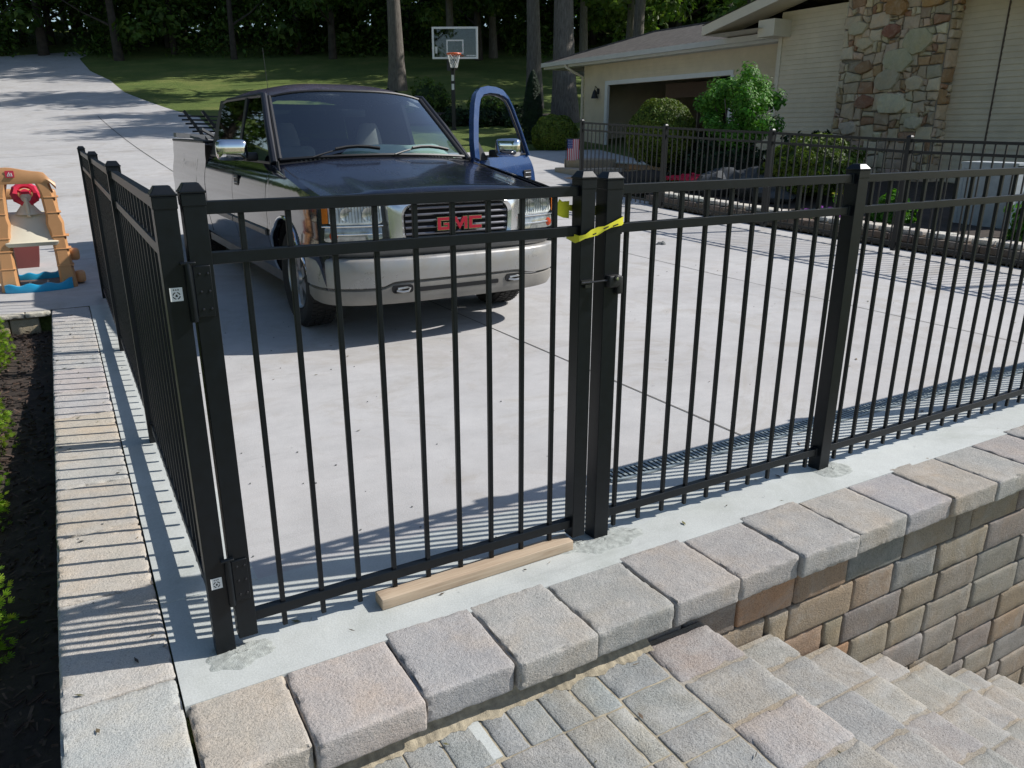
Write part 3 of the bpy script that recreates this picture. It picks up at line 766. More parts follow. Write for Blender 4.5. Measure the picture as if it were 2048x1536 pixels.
# stones on the driveway
random.seed(5)
def rockmesh(name, r, mat, seed, sq=(1, 0.8, 0.7)):
    b = MB(); sdv = seed * 3.3
    def fn(u, v):
        a_ = u * 2 * math.pi; e = (v - 0.5) * math.pi; d = Vector((math.cos(e) * math.cos(a_), math.cos(e) * math.sin(a_), math.sin(e)))
        k = r * (1 + 0.45 * noise.noise(d * 1.6 + Vector((sdv, 0, 0))) + 0.15 * noise.noise(d * 5 + Vector((sdv, 0, 0))))
        return (d.x * k * sq[0], d.y * k * sq[1], d.z * k * sq[2] + r * 0.5)
    b.grid(fn, 20, 12); return b.build(name, mat, angle=0.5)
o = rockmesh('stone', 0.075, M['rock'], 2); o.location = (6.4, 5.6, 0); tag(o, 'lone grey rock lying on the open driveway', 'stone')
b = MB()
for i in range(150):
    x, y = random.uniform(-0.1, 8.2), random.uniform(0.5, 9)
    if i < 60: x, y = random.uniform(-.42, 1.2), random.uniform(-.1, 4)
    s = random.uniform(0.0015, 0.0045); z = h(x, y) + .002
    b.rblock((x, y, z + s * .4), (s * 2, s * 1.5, s), s * .3, 0.02, s * .3, 40)
tag(b.build('grit', M['rock']), kind='stuff')


b = MB()
for i in range(230):
    k = random.random()
    if k < .45: x, y = random.uniform(.1, 8), random.uniform(.4, 9); z = h(x, y) + .004
    elif k < .7: x, y = random.uniform(-.42, -.16), random.uniform(-.2, 5.3); z = .005
    elif k < .85: x, y = random.uniform(-.1, 4.5), random.uniform(-.16, .3); z = .004
    else: x, y = random.uniform(0, 1.4), random.uniform(-1.2, -.5); z = -.144
    L = random.uniform(.006, .018); a_ = random.random() * 6.28; d = Vector((math.cos(a_), math.sin(a_), 0)); n_ = Vector((-d.y, d.x, 0)); p = Vector((x, y, z))
    wd = L * random.choice((.08, .3, .45)); c = random.choice([(.10, .07, .045), (.16, .12, .07), (.06, .05, .04), (.13, .12, .05)])
    b.add([p - d * L, p + n_ * wd + Vector((0, 0, .002)), p + d * L + Vector((0, 0, .003)), p - n_ * wd], [(0, 1, 2), (0, 2, 3)], c)
tag(b.build('leaf_litter', M['mulch'], smooth=False, col=True), kind='stuff')
# ---------------------------------------------------------------- pickup truck (x across, y back from the front bumper, z up)
tr = empty('pickup_truck', (2.2, 2.87, 0), R(1.1)); tag(tr, 'dark navy extended cab pickup truck with its driver door open', 'pickup truck')
def sstep(a, b_, x):
    t = max(0, min(1, (x - a) / (b_ - a))); return t * t * (3 - 2 * t)
SIDE = [(0.30, 0.88), (0.36, 0.915), (0.42, 0.945), (0.60, 0.972), (0.64, 0.985), (0.70, 0.985), (0.74, 0.976), (0.92, 0.980), (1.05, 0.962), (1.12, 0.94), (1.18, 0.905), (1.25, 0.86)]
def su(z, v):
    u = SIDE[-1][1] if z >= SIDE[-1][0] else SIDE[0][1]
    for (a_, ua), (b_, ub) in zip(SIDE, SIDE[1:]):
        if a_ <= z <= b_: u = ua + (ub - ua) * (z - a_) / (b_ - a_)
    return u - 0.045 * max(0, (0.6 - v) / 0.6) ** 2
def hoodz(v): 
    T = [(0.08, 0.985), (0.2, 1.012), (0.5, 1.055), (1.0, 1.125), (1.5, 1.185)]
    if v <= T[0][0]: return T[0][1]
    for (a_, za), (b_, zb) in zip(T, T[1:]):
        if v <= b_: return za + (zb - za) * (v - a_) / (b_ - a_)
    return T[-1][1]
AR = 0.455
def arch(v, vc, zc=0.38):
    d = abs(v - vc)
    return zc + math.sqrt(max(0, AR * AR - d * d)) if d < AR else 0
def side_panel(name, sg, v0, v1, ztop, vc=None, mat=None, zlow=0.36, dv=0.03, parent=tr, bed=False, fold=True):
    vsn = set([v0, v1]); n = max(2, int((v1 - v0) / dv))
    vs_ = [v0 + (v1 - v0) * i / n for i in range(n + 1)]
    if vc is not None:
        for e in (vc - AR, vc + AR):
            if v0 < e < v1: vs_ += [e - 0.004, e + 0.001, e + (0.012 if e < vc else -0.012)]
        vs_ = sorted(vs_)
    rings = []; nz = 16
    if v0 < .5: vs_ = [v0 - .0005] + vs_
    for iv, v in enumerate(vs_):
        zt = ztop(v); zl = max(zlow, arch(v, vc) if vc else 0); ring = []
        ring.append((sg * (su(zl, v) - 0.04), v, zl))
        for j in range(nz + 1):
            z = zl + (zt - zl) * j / nz
            u = su(min(z, 1.12) if bed else z, v) - (0.012 * sstep(1.2, 1.33, z) if bed else 0)
            ring.append((sg * u, v, z))
        if fold: ring.append((sg * (ring[-1][0] * sg - 0.05), v, zt + 0.006))
        if v0 < .5 and iv == 0: ring = [(x_ - sg * .07, y_ + .004, z_) for x_, y_, z_ in ring]
        rings.append(ring)
    b = MB(); b.loft(rings, False); o = b.build(name, mat or M['paint_side'], parent, angle=0.5)
    return o
for sg in (-1, 1):
    side_panel('front_fender', sg, 0.22, 1.485, lambda v: hoodz(v) + 0.004, 0.98)
    if sg < 0: side_panel('front_door', sg, 1.497, 2.70, lambda v: 1.205)
    side_panel('rear_door', sg, 2.712, 4.03, lambda v: 1.205)
    side_panel('bed_side', sg, 4.06, 6.22, lambda v: 1.325 - 0.0 * v, 4.98, bed=True)
    # wheel arch lips with a bright edge
    for vc in (0.98, 4.98):
        pts = []
        for k in range(25):
            a_ = math.pi * k / 24; v = vc - AR * math.cos(a_) * 1.0; z = 0.38 + AR * math.sin(a_)
            pts.append((sg * (su(z, v) + 0.004), v, z))
        b = MB(); b.tube(pts, 0.013, 8); b.build('arch_trim', M['chrome'], tr)
        b = MB(); rr = []
        for k in range(13):
            a_ = math.pi * k / 12; rr.append([(sg * 0.93, vc - (AR - .0) * math.cos(a_), 0.38 + AR * math.sin(a_)), (sg * 0.62, vc - AR * math.cos(a_), 0.38 + AR * math.sin(a_))])
        b.loft(rr, False); b.add([(sg * .62, vc - AR, .3), (sg * .62, vc + AR, .3), (sg * .62, vc + AR, .9), (sg * .62, vc - AR, .9)], [(0, 1, 2, 3)])
        b.build('wheel_well', M['darkvoid'], tr)
    # body side moulding and rocker
    b = MB(); b.loft([[(sg * (su(.67, v) + .001), v, .64), (sg * (su(.67, v) + .016), v, .65), (sg * (su(.67, v) + .016), v, .69), (sg * (su(.67, v) + .001), v, .70)] for v in (1.50, 2.1, 2.69)], True, True) if sg < 0 else None
    b.loft([[(sg * (su(.67, v) + .001), v, .64), (sg * (su(.67, v) + .016), v, .65), (sg * (su(.67, v) + .016), v, .69), (sg * (su(.67, v) + .001), v, .70)] for v in (2.72, 3.3, 4.02)], True, True)
    b.build('side_moulding', M['filler'], tr)
    b = MB(); b.box(min(sg * .86, sg * .9), max(sg * .86, sg * .9), 1.45, 4.5, 0.27, 0.365); b.build('rocker_panel', M['filler'], tr)
# hood
def hood(u, v):
    uu = -0.895 + 1.79 * u; vv = 0.10 + (1.40 + 0.10 * (1 - abs(uu) ** 2) - 0.10) * v
    e = abs(uu) / 0.895
    vv = 0.085 + 0.14 * e ** 4 + (1.47 - 0.11 * (1 - e ** 2) - 0.085 - 0.14 * e ** 4) * v
    z = hoodz(vv) + 0.062 * (1 - e ** 2.4) + 0.008 * sstep(0.62, 0.55, abs(uu)) 
    z -= 0.045 * (1 - min(1, v / 0.05)) ** 2 + 0.012 * sstep(0.93, 1.0, e)
    return (uu, vv, z)
b = MB(); b.grid(hood, 48, 40)
b.build('hood', M['paint'], tr, angle=0.7)
for sg in (-1, 1):
    b = MB(); b.tube([(sg * .897, .24 + .0, hoodz(.24) - .004)] + [(sg * .897, v, hoodz(v) + .002) for v in (.5, .8, 1.1, 1.48)], .004, 6); b.build('hood_gap', M['black'], tr)
# cowl with vent slots
b = MB(); b.grid(lambda u, v: (-0.86 + 1.72 * u, 1.36 + .105 * (abs(2 * u - 1) ** 2) + 0.11 * v, 1.238 - 0.05 * abs(2 * u - 1) ** 2 + 0.02 * v), 24, 2)
cw = b.build('cowl', M['black'], tr)
b = MB()
for k in range(44):
    u = k / 43; b.box(-0.74 + 1.48 * u, -0.74 + 1.48 * u + 0.014, 1.385 + .10 * (abs(2 * u - 1) ** 2), 1.425 + .10 * (abs(2 * u - 1) ** 2), 1.252 - 0.05 * abs(2 * u - 1) ** 2, 1.262 - 0.05 * abs(2 * u - 1) ** 2)
b.build('vent_slats', M['filler'], cw, smooth=False)
# engine bay / floor blocks keep light out
b = MB(); b.box(-0.84, 0.84, 0.34, 1.44, 0.40, 0.95); b.box(-0.80, 0.80, 1.44, 4.03, 0.40, 0.50); b.box(-.55, .55, .3, 6.0, .28, .40)
b.build('chassis', M['darkvoid'], tr, smooth=False)

# greenhouse
def roof(u, v):
    t = 2 * u - 1; vv = 2.17 + 1.80 * v
    hw = 0.748 - 0.015 * (1 - v)
    z = 1.735 + 0.130 * (1 - abs(t) ** 3.4) - 0.075 * (1 - min(1, v / .32)) ** 1.8 * (1 - .35 * abs(t) ** 2) - 0.07 * sstep(0.75, 1.0, v)
    vv += -0.10 * (1 - t * t) * (1 - v) 
    return (hw * t, vv, z)
b = MB(); b.grid(roof, 40, 30)
b.grid(lambda u, v: (roof(u, v)[0] * .99, roof(u, v)[1] + .03, roof(u, v)[2] - 0.035), 20, 6, flip=True)
b.build('roof', M['paint_roof'], tr, angle=0.8)
def wsp(u, v):   # windshield point: u across -1..1, v base..top
    B = Vector((0.825 * u, 1.52 - 0.13 * (1 - u * u), 1.228 + 0.030 * (1 - u * u))); T = Vector((0.70 * u, 2.16 - 0.10 * (1 - u * u), 1.722 + 0.058 * (1 - abs(u) ** 3.4)))
    p = B.lerp(T, v); return p
b = MB(); b.grid(lambda u, v: wsp((2 * u - 1) * .985, 0.015 + v * .97), 24, 12, flip=False); b.build('windshield', M['glass'], tr)
b = MB()
for s_, rr in (((-1, 0), (-1, 1)), 0.019), (((1, 0), (1, 1)), 0.019):
    b.tube([wsp(s_[0][0], v / 8) for v in range(9)], rr, 8)
b.tube([wsp(-1 + 2 * k / 16, 0.0) for k in range(17)], 0.014, 6); b.tube([wsp(-1 + 2 * k / 16, 1.0) for k in range(17)], 0.012, 6)
b.build('windshield_seal', M['black'], tr)
for sg in (-1, 1):
    b = MB(); A0 = Vector((sg * 0.868, 1.52, 1.195)); A1 = Vector((sg * 0.733, 2.19, 1.735))
    b.tube([A0, A0.lerp(A1, .5) + Vector((sg * .006, 0, .008)), A1, (sg * .735, 2.32, 1.742)], [.034, .031, .028, .026], 10)
    b.tube([(sg * .733, 2.19, 1.733), (sg * .735, 2.6, 1.738), (sg * .735, 3.6, 1.736), (sg * .728, 3.93, 1.70)], .024, 10)
    b.bar((sg * .880, 2.71, 1.19), (sg * .742, 2.72, 1.73), 0.035, 0.08, (0, 1, 0))
    b.loft([[(sg * .895, 3.72, 1.19), (sg * .895, 4.02, 1.19), (sg * .80, 4.02, 1.19)], [(sg * .745, 3.72, 1.74), (sg * .745, 3.93, 1.74), (sg * .6, 3.93, 1.74)]], True, True)
    b.build('pillars', M['pillar'], tr)
    def win(v0, v1, name):
        b = MB()
        def f(u, v):
            z = 1.20 + 0.53 * v; x = 0.887 - 0.140 * v + .004 * math.sin(v * math.pi); y0_ = v0 + (0.62 * v if name == 'front_window' else 0); return (sg * x, y0_ + (v1 - y0_) * u, z)
        b.grid(f, 6, 6); return b.build(name, M['tint'], tr)
    if sg < 0: win(1.60, 2.68, 'front_window')
    win(2.74, 3.78, 'rear_side_window')
    b = MB(); b.box(min(sg * .865, sg * .90), max(sg * .865, sg * .90), 1.55 if sg < 0 else 2.72, 4.0, 1.195, 1.213); b.build('belt_moulding', M['black'], tr)
b = MB(); b.box(-.88, .88, 4.0, 4.03, 0.5, 1.25); b.add([(-.88, 4.03, 1.25), (.88, 4.03, 1.25), (.82, 4.02, 1.34), (-.82, 4.02, 1.34)], [(0, 1, 2, 3)])
b.add([(-.82, 4.02, 1.34), (-.62, 3.97, 1.34), (-.56, 3.94, 1.66), (-.70, 3.92, 1.72), (.70, 3.92, 1.72), (.56, 3.94, 1.66), (.62, 3.97, 1.34), (.82, 4.02, 1.34)], [(0, 1, 2, 3), (3, 2, 5, 4), (4, 5, 6, 7)])
b.build('cab_rear_wall', M['paint'], tr)
b = MB(); b.add([(-.62, 3.975, 1.34), (.62, 3.975, 1.34), (.56, 3.945, 1.66), (-.56, 3.945, 1.66)], [(0, 1, 2, 3)]); b.build('rear_window', M['tint'], tr)
# interior
b = MB(); b.rblock((0, 1.80, 1.08), (1.60, 0.52, 0.24), 0.06, 0.06, 0); ds = b.build('dashboard', simple('dash_grey', (0.10, 0.10, 0.095), 0.8), tr)
b = MB(); b.grid(lambda u, v: (-0.22 + 0.98 * u, 1.52 + 0.44 * v, 1.215 + (0.115 * min(1, .35 + 2.2 * math.sin(u * math.pi))) * sstep(0.0, .55, v) - 0.05 * sstep(.6, 1, v) + 0.005 * math.sin(u * 14 + v * 4)), 24, 14)
b.build('dash_cover', M['dashcloth'], ds)
for ux in (-0.42, 0.42):
    b = MB(); b.rblock((ux, 2.75, 1.0), (0.52, 0.16, 0.62), 0.06, 0.05, 0.004, 5); b.rblock((ux, 2.55, .68), (.54, .5, .18), .06, .06, .003, 5)
    s_ = b.build('seat', M['seat'], tr)
    b = MB(); rr = [[(ux + (0.145 - 0.075 * t * t) * math.cos(a_ * math.pi / 8), 2.80 + 0.05 * math.sin(a_ * math.pi / 8), 1.27 + 0.27 * t - (0.02 if t == 1 else 0)) for a_ in range(16)] for t in (0, .3, .6, .85, 1)]
    b.loft(rr, True, True); b.build('headrest', M['seat'], s_)
b = MB(); 
for k in range(25):
    pass
sw_pts = [(0.42 + .19 * math.cos(k * math.pi / 12), 2.18 - .09 * math.sin(k * math.pi / 12), 1.12 + .16 * math.sin(k * math.pi / 12)) for k in range(25)]
b.tube(sw_pts, .015, 8, False); b.build('steering_wheel', M['black'], tr)
b = MB(); b.rblock((0.02, 2.12, 1.60), (0.24, 0.03, 0.065), 0.015, .03, 0); b.build('rear_view_mirror', M['black'], tr)
# wipers
for ux, dirn in ((-0.62, 1), (0.10, 1)):
    b = MB(); p0 = wsp(ux / .815 * .9, 0.0); p1 = Vector((ux + .58, 0, 0)); 
    P = []
    for k in range(7):
        t = k / 6; q = wsp((ux + .60 * t) / .815 * .93, -0.02 + 0.15 * math.sin(t * 2.4) * .75); P.append(q + Vector((0, -0.018, 0.014)))
    b.tube(P, 0.007, 6); P2 = [p + Vector((0, -.008, .012)) for p in P[2:]]; b.tube(P2, 0.010, 5)
    b.build('wiper', M['black'], tr)
# antenna
b = MB(); b.tube([(-.87, 1.42, 1.18), (-.87, 1.42, 1.22)], .012, 8); b.tube([(-.87, 1.42, 1.22), (-.872, 1.55, 2.05)], .0022, 5); b.build('antenna', M['black'], tr)

# plan curve of the front end
def vf(u): return 0.075 + 0.16 * (abs(u) / 0.95) ** 4
def front_slab(b, u0, u1, z0, z1, off, th, n=12, r=0.012, tilt=0.0, c=(1, 1, 1)):
    rings = []
    for k in range(n + 1):
        u = u0 + (u1 - u0) * k / n; v = vf(u) + off
        e = 0.0 if 0 < k < n else r
        rings.append([(u, v + th, z0 + e), (u, v + r * .6, z0 + e), (u, v, z0 + r + e), (u, v + tilt, z1 - r - e), (u, v + tilt + r * .6, z1 - e), (u, v + th, z1 - e)])
    b.loft(rings, True, True, c)
# header panel behind lamps and grille
b = MB(); front_slab(b, -0.945, 0.945, 0.62, 1.0, 0.04, 0.1, 30, 0.02, 0.02); b.build('header_panel', M['filler'], tr)
for sg in (-1, 1):
    a0, a1 = sorted((sg * 0.885, sg * 0.55)); hb = MB(); front_slab(hb, a0, a1, 0.845, 0.985, 0.0, 0.05, 12, 0.012, 0.02); hl = hb.build('headlight', M['lens'], tr, angle=0.5)
    q = MB()
    for uu in (0.64, 0.78):
        q = MB(); q.lathe([(0.0001, 0.012), (0.030, 0.010), (0.045, 0.006)], (sg * uu, vf(uu) - 0.006, 0.915), 'Y', 18)
        q.build('reflector', M['lens2'], hl)
    q = MB()
    for k in range(16):
        uu = sg * (0.565 + 0.02 * k); q.box(uu - .0012, uu + .0012, vf(uu) - 0.0015, vf(uu) + .02, 0.862, 0.972)
    q.build('lens_fluting', M['lens2'], hl, smooth=False)
    a0, a1 = sorted((sg * 0.96, sg * 0.895)); q = MB(); rings = []
    q.loft([[(sg * u, v, z0), (sg * u, v - .0, z1)] for u, v, z0, z1 in ((.893, .195, .86, .97), (.93, .225, .855, .982), (.95, .27, .855, .982), (.955, .33, .865, .975), (.948, .37, .885, .95))], False)
    q.build('marker_lamp', M['amber'], tr)
    a0, a1 = sorted((sg * 0.93, sg * 0.55)); q = MB(); front_slab(q, a0, a1, 0.735, 0.832, 0.006, 0.05, 12, 0.008, 0.006); ll = q.build('running_lamp', M['lens2'], tr)
    q = MB(); a0, a1 = sorted((sg * 0.885, sg * 0.555)); front_slab(q, a0, a1, 0.778, 0.788, -0.002, 0.03, 12, 0.002); a0, a1 = sorted((sg * 0.94, sg * 0.545)); front_slab(q, a0, a1, 0.832, 0.842, -0.002, 0.03, 12, 0.002); q.build('lamp_trim', M['chrome'], ll)
    q = MB(); q.lathe([(0.0001, -0.012), (0.026, -0.006), (0.032, 0.004)], (sg * 0.86, vf(.86) + .004, 0.775), 'Y', 14); q.build('turn_bulb', simple('orange_bulb', (.55, .06, .01), .2), ll)
# grille surround
def rrect(u0, u1, z0, z1, r, n=6, skew=0.0):
    P = []
    for (cxx, czz, a0) in ((u1 - r, z1 - r, 0), (u0 + r, z1 - r, 90), (u0 + r, z0 + r, 180), (u1 - r, z0 + r, 270)):
        for k in range(n + 1):
            a_ = R(a0 + 90 * k / n); u = cxx + r * math.cos(a_); z = czz + r * math.sin(a_)
            P.append((u * (1 + skew * (z - z0)), z))
    return P
def ring_mesh(b, outs, ins, offo, offi, back):
    P = []
    for L, off in ((outs, back), (outs, offo + .012), ([(u * .985, z + (.835 - z) * .02) for u, z in outs], offo), ([(i[0] * .8 + o_[0] * .2, i[1] * .8 + o_[1] * .2) for i, o_ in zip(ins, outs)], offi), (ins, offi + .02), (ins, back)):
        P.append([(u, vf(u) + off, z) for u, z in L])
    b.loft(P, True, False)
outs = rrect(-0.505, 0.505, 0.655, 1.005, 0.05, 6, 0.10); ins = rrect(-0.405, 0.405, 0.70, 0.965, 0.085, 6, 0.12)
b = MB(); ring_mesh(b, outs, ins, -0.03, -0.055, 0.06); gr = b.build('grille', simple('satin_chrome', (.78, .78, .77), .24, .9, .05, 6), tr, angle=0.7)
b = MB(); b.add([(u, vf(u) + .03, z) for u, z in ins], [tuple(range(len(ins)))]); b.build('grille_backing', M['darkvoid'], gr)
b = MB()
for k in range(6):
    z = 0.728 + k * 0.043; hw = 0.40 - (0.03 if k in (0, 5) else 0); b.tube([(u, vf(u) - 0.028, z) for u in [-hw + 2 * hw * t / 10 for t in range(11)]], 0.0095, 6)
b.build('grille_bars', simple('smoked_chrome', (0.14, 0.14, 0.15), .25, 0.9), gr)
# emblem letters
def letter(polys, ox, name='letter'):
    b = MB(); r = MB()
    for P in polys:
        b.prism([(ox + x, -0.0, z) for x, z in P], (0, 0.016, 0))
    return b
Gl = [[(0, 0), (.10, 0), (.10, .02), (0.0, .02)], [(0, .0201), (.024, .0201), (.024, .0649), (0, .0649)], [(0, .065), (.10, .065), (.10, .085), (0, .085)], [(.078, .0201), (.10, .0201), (.10, .047), (.078, .047)], [(.048, .033), (.0779, .033), (.0779, .047), (.048, .047)]]
Ml = [[(0, 0), (.022, 0), (.022, .085), (0, .085)], [(.0221, .085), (.0221, .055), (.058, 0.0), (.058, .038), (.034, .085)], [(.0581, 0.0), (.095, .055), (.095, .085), (.083, .085), (.0581, .038)], [(.0951, 0), (.117, 0), (.117, .085), (.0951, .085)]]
Cl = [[(0, 0), (.10, 0), (.10, .021), (0, .021)], [(0, .0211), (.024, .0211), (.024, .0639), (0, .0639)], [(0, .064), (.10, .064), (.10, .085), (0, .085)]]
em = empty('emblem'); em.parent = tr
for polys, ox in ((Gl, -0.172), (Ml, -0.057), (Cl, 0.075)):
    b = letter(polys, ox); o = b.build('letter', M['red'], tr, smooth=False); o.location = (0, vf(0) - 0.062, 0.79)
    q = MB()
    for P in polys:
        cxp = sum(x for x, z in P) / len(P); czp = sum(z for x, z in P) / len(P)
        q.prism([(ox + x + (.004 if x > cxp else -.004), 0.003, z + (.004 if z > czp else -.004)) for x, z in P], (0, 0.012, 0))
    q.build('letter_edge', M['chrome'], o, smooth=False)
bpy.data.objects.remove(em)
# filler, bumper, lower valance
def vb(u): return 0.5 - 0.5 * (max(0.0, 1 - (min(abs(u), .9799) / 0.98) ** 3.2)) ** (1 / 3.2)
us = [0.98 * math.sin((k / 40 - .5) * math.pi) for k in range(41)]
def bsweep(prof, mat, name, us_=us):
    b = MB(); rings = []
    for u in us_:
        v = vb(u) if abs(u) < .9795 else 0.5; e = 1e-3; nrm = Vector(((abs(u) / .98) ** 3 * (1 if u > 0 else -1), -1 + (abs(u) / .98) ** 6, 0)); nrm.normalize()
        rings.append([(u - nrm.x * off, v - nrm.y * off, zf(u) if callable(zf) else zf) for off, zf in prof])
    b.loft(rings, False); return b.build(name, mat, tr, angle=0.9)
def zb(u): return 0.412 + 0.038 * sstep(0.62, 0.48, abs(u))
bsweep([(0.07, 0.625), (0.012, 0.618), (0.0, 0.60), (0.0, 0.52), (0.004, lambda u: zb(u) + .012), (0.03, zb)], M['bumper'], 'bumper')
bsweep([(0.02, 0.70), (0.022, 0.66), (0.05, 0.627), (0.08, .62)], M['filler'], 'bumper_filler', [u for u in us if abs(u) < .93])
bsweep([(0.03, lambda u: zb(u) - .002), (0.012, lambda u: zb(u) - .012), (0.014, 0.34), (0.04, 0.298), (0.12, 0.292)], M['valance'], 'lower_valance')
for sg in (-1, 1):
    b = MB(); P = rrect(sg * .45 - .075, sg * .45 + .075, .375, .432, .022, 5)
    b.prism([(u, vb(u) + 0.004, z) for u, z in P], (0, 0.03, 0)); o = b.build('tow_hook_shade_plate', M['darkvoid'], tr)  # dark plate on the valance stands for the shade inside the hook opening
    b = MB(); b.tube([(sg * .45 - .05, vb(.45) + .0, .395), (sg * .45 - .01, vb(.45) - .018, .388), (sg * .45 + .03, vb(.45) - .02, .39), (sg * .45 + .05, vb(.45) - .005, .405), (sg * .45 + .03, vb(.45), .412), (sg * .45 - .04, vb(.45) + .003, .408)], .008, 8); b.build('tow_hook', M['rim'], o)
b = MB(); b.prism([(u, vb(u) + 0.006, z) for u, z in rrect(-.33, .31, .375, .405, .008, 3)], (0, .02, 0)); b.build('valance_shade_plate', M['darkvoid'], tr)  # dark plate painted for the shade within a slot
# mirrors
def mirror(parent, sg, off=Vector((0, 0, 0))):
    b = MB(); c_ = Vector((sg * 1.115, 1.86, 1.30)) - off
    b.rblock(c_, (0.25, 0.11, 0.165), 0.045, 0.025, 0.0); o = b.build('mirror', M['chrome'], parent, angle=1.2)
    b = MB(); b.rblock(c_ + Vector((-sg * .155, .02, -.055)), (.10, .07, .07), .02, .03, 0); b.build('mirror_arm', M['black'], o)
    b = MB(); b.box(c_.x - .10, c_.x + .10, c_.y + .0545, c_.y + .0575, c_.z - .065, c_.z + .065); b.build('mirror_glass', M['chrome'], o)
mirror(tr, -1)
# door handle (passenger side)
def handle(parent, x, y, z, sg):
    b = MB(); b.rblock((x + sg * .004, y, z), (.012, .17, .095), .005, .03, 0); o = b.build('door_handle', M['black'], parent)
    q = MB()
    for dz in (-.022, .022): q.tube([(x + sg * .012, y - .065, z + dz), (x + sg * .022, y, z + dz), (x + sg * .012, y + .065, z + dz)], .006, 7)
    q.build('handle_trim', M['rim'], o)
handle(tr, -su(1.03, 2.5), 2.52, 1.03, -1)
# open driver door: local frame hinged at its front edge
HV = 1.50; dr = MB()
hinge_p = Vector((0.95, HV, 0))
def dsp(v, z): return su(z, 2.0) - hinge_p.x
rings = []
for k in range(13):
    v = 1.19 * k / 12; ring = [(dsp(v, .37) - .04, v, .37)] + [(dsp(v, .37 + .835 * j / 14), v, .37 + .835 * j / 14) for j in range(15)] + [(dsp(v, 1.205) - .06, v, 1.21), (dsp(v, 1.1) - .10, v, 1.18), (dsp(v, .6) - .10, v, .42)]
    rings.append(ring)
dr.loft(rings, True, True)
door = dr.build('driver_door', M['paint_door'], tr, angle=0.6); door['label'] = 'driver door in sunlit blue swung wide open'
door.location = hinge_p + Vector((0.02, 0.0, 0)); door.rotation_euler = (0, 0, R(-57))
def dfr(v, z): return (0.865 - 0.175 * (z - 1.2) / .55 - hinge_p.x + 0.03, v, z)
P = [dfr(0.03, 1.20), dfr(0.09, 1.34), dfr(0.20, 1.52), dfr(0.31, 1.67), dfr(0.39, 1.75), dfr(0.49, 1.80), dfr(0.64, 1.822), dfr(0.82, 1.82), dfr(0.95, 1.80), dfr(1.03, 1.755), dfr(1.075, 1.67), dfr(1.13, 1.45), dfr(1.165, 1.20)]
b = MB(); rr = []
for i, p in enumerate(P):
    p = Vector(p); d = (Vector(P[min(i + 1, len(P) - 1)]) - Vector(P[max(i - 1, 0)])).normalized(); up = Vector((1, 0, .3)).normalized(); s_ = d.cross(up).normalized()
    wd = 0.068 - 0.022 * (i > 8); rr.append([p + s_ * wd * .5 + up * .03, p - s_ * wd * .5 + up * .022, p - s_ * wd * .5 - up * .03, p + s_ * wd * .5 - up * .03])
b.loft(rr, True, True); b.build('window_frame', M['paint_door'], door, angle=0.9)
b = MB(); rr = [tuple(Vector(p) * 1.0) for p in P]; C_ = Vector(dfr(.68, 1.42))
seal = [C_ + (Vector(p) - C_) * 0.91 for p in P] ; b.tube(seal + [seal[0]], 0.010, 6); b.build('window_seal', M['black'], door)
handle(door, dsp(1, 1.0) + .0, 1.0, 1.02, 1)
b = MB(); b.prism([dfr(.05, 1.19), dfr(.24, 1.19), dfr(.15, 1.36)], (0.02, 0, 0)); b.build('mirror_sail', M['black'], door)
mirror(door, 1, Vector((hinge_p.x, HV - .0, 0)) - Vector((0.0, -0.09, 0)))
# wheels
def wheel(x, y, sg):
    b = MB(); r = 0.375
    prof = [(0.24, -.10), (.30, -.122), (.345, -.118), (.368, -.095), (r, -.06), (r, .06), (.368, .095), (.345, .118), (.30, .122), (.24, .10)]
    b.lathe(prof, (0, 0, 0), 'X', 40)
    for k in range(60):
        a_ = 2 * math.pi * k / 60
        for xo in (-.075, -.03, .03, .075):
            m = Matrix.Rotation(a_ + (0.05 if xo in (-.03, .075) else 0), 4, 'X'); b.box(xo - .018, xo + .018, -.012, .012, r - .003, r + .006, mat=m)
    o = b.build('wheel', M['rubber'], tr); o.location = (x, y, 0.378)
    q = MB(); q.lathe([(.235, sg * .10), (.225, sg * .085), (.20, sg * .05), (.19, sg * .0)], (0, 0, 0), 'X', 32)
    for k in range(6):
        a_ = 2 * math.pi * k / 6; m = Matrix.Rotation(a_, 4, 'X'); x0_, x1_ = sorted((sg * .045, sg * .075)); q.box(x0_, x1_, -.038, .038, .04, .225, mat=m)
    q.lathe([(0.0001, sg * .10), (.05, sg * .095), (.06, sg * .06), (.07, sg * .045)], (0, 0, 0), 'X', 20)
    q.build('rim', M['rim'], o); q = MB(); q.lathe([(.0001, sg * .03), (.2, sg * .03)], (0, 0, 0), 'X', 24); q.build('brake_disc', M['darkvoid'], o)
for x, y in ((-.82, .98), (.82, .98), (-.82, 4.98), (.82, 4.98)): wheel(x, y, 1 if x > 0 else -1)
# bed
b = MB(); b.box(-.80, .80, 4.08, 6.15, 0.82, 0.86); b.box(-.84, -.80, 4.08, 6.18, .84, 1.30); b.box(.80, .84, 4.08, 6.18, .84, 1.30); b.box(-.84, .84, 4.06, 4.09, .8, 1.31); b.build('bed_liner', M['black'], tr, smooth=False)
b = MB(); b.rblock((0, 6.2, 1.0), (1.62, .06, .62), .02, .1, 0); b.build('tailgate', M['paint'], tr)
for sg in (-1, 1):
    b = MB(); b.rblock((sg * .885, 5.12, 1.338), (.12, 2.1, .03), .012, .12, 0); b.build('bed_rail', M['black'], tr)
b = MB(); b.rblock((0, 6.33, .55), (1.8, .16, .2), .03, .1, 0); b.build('rear_bumper', M['bumper'], tr)
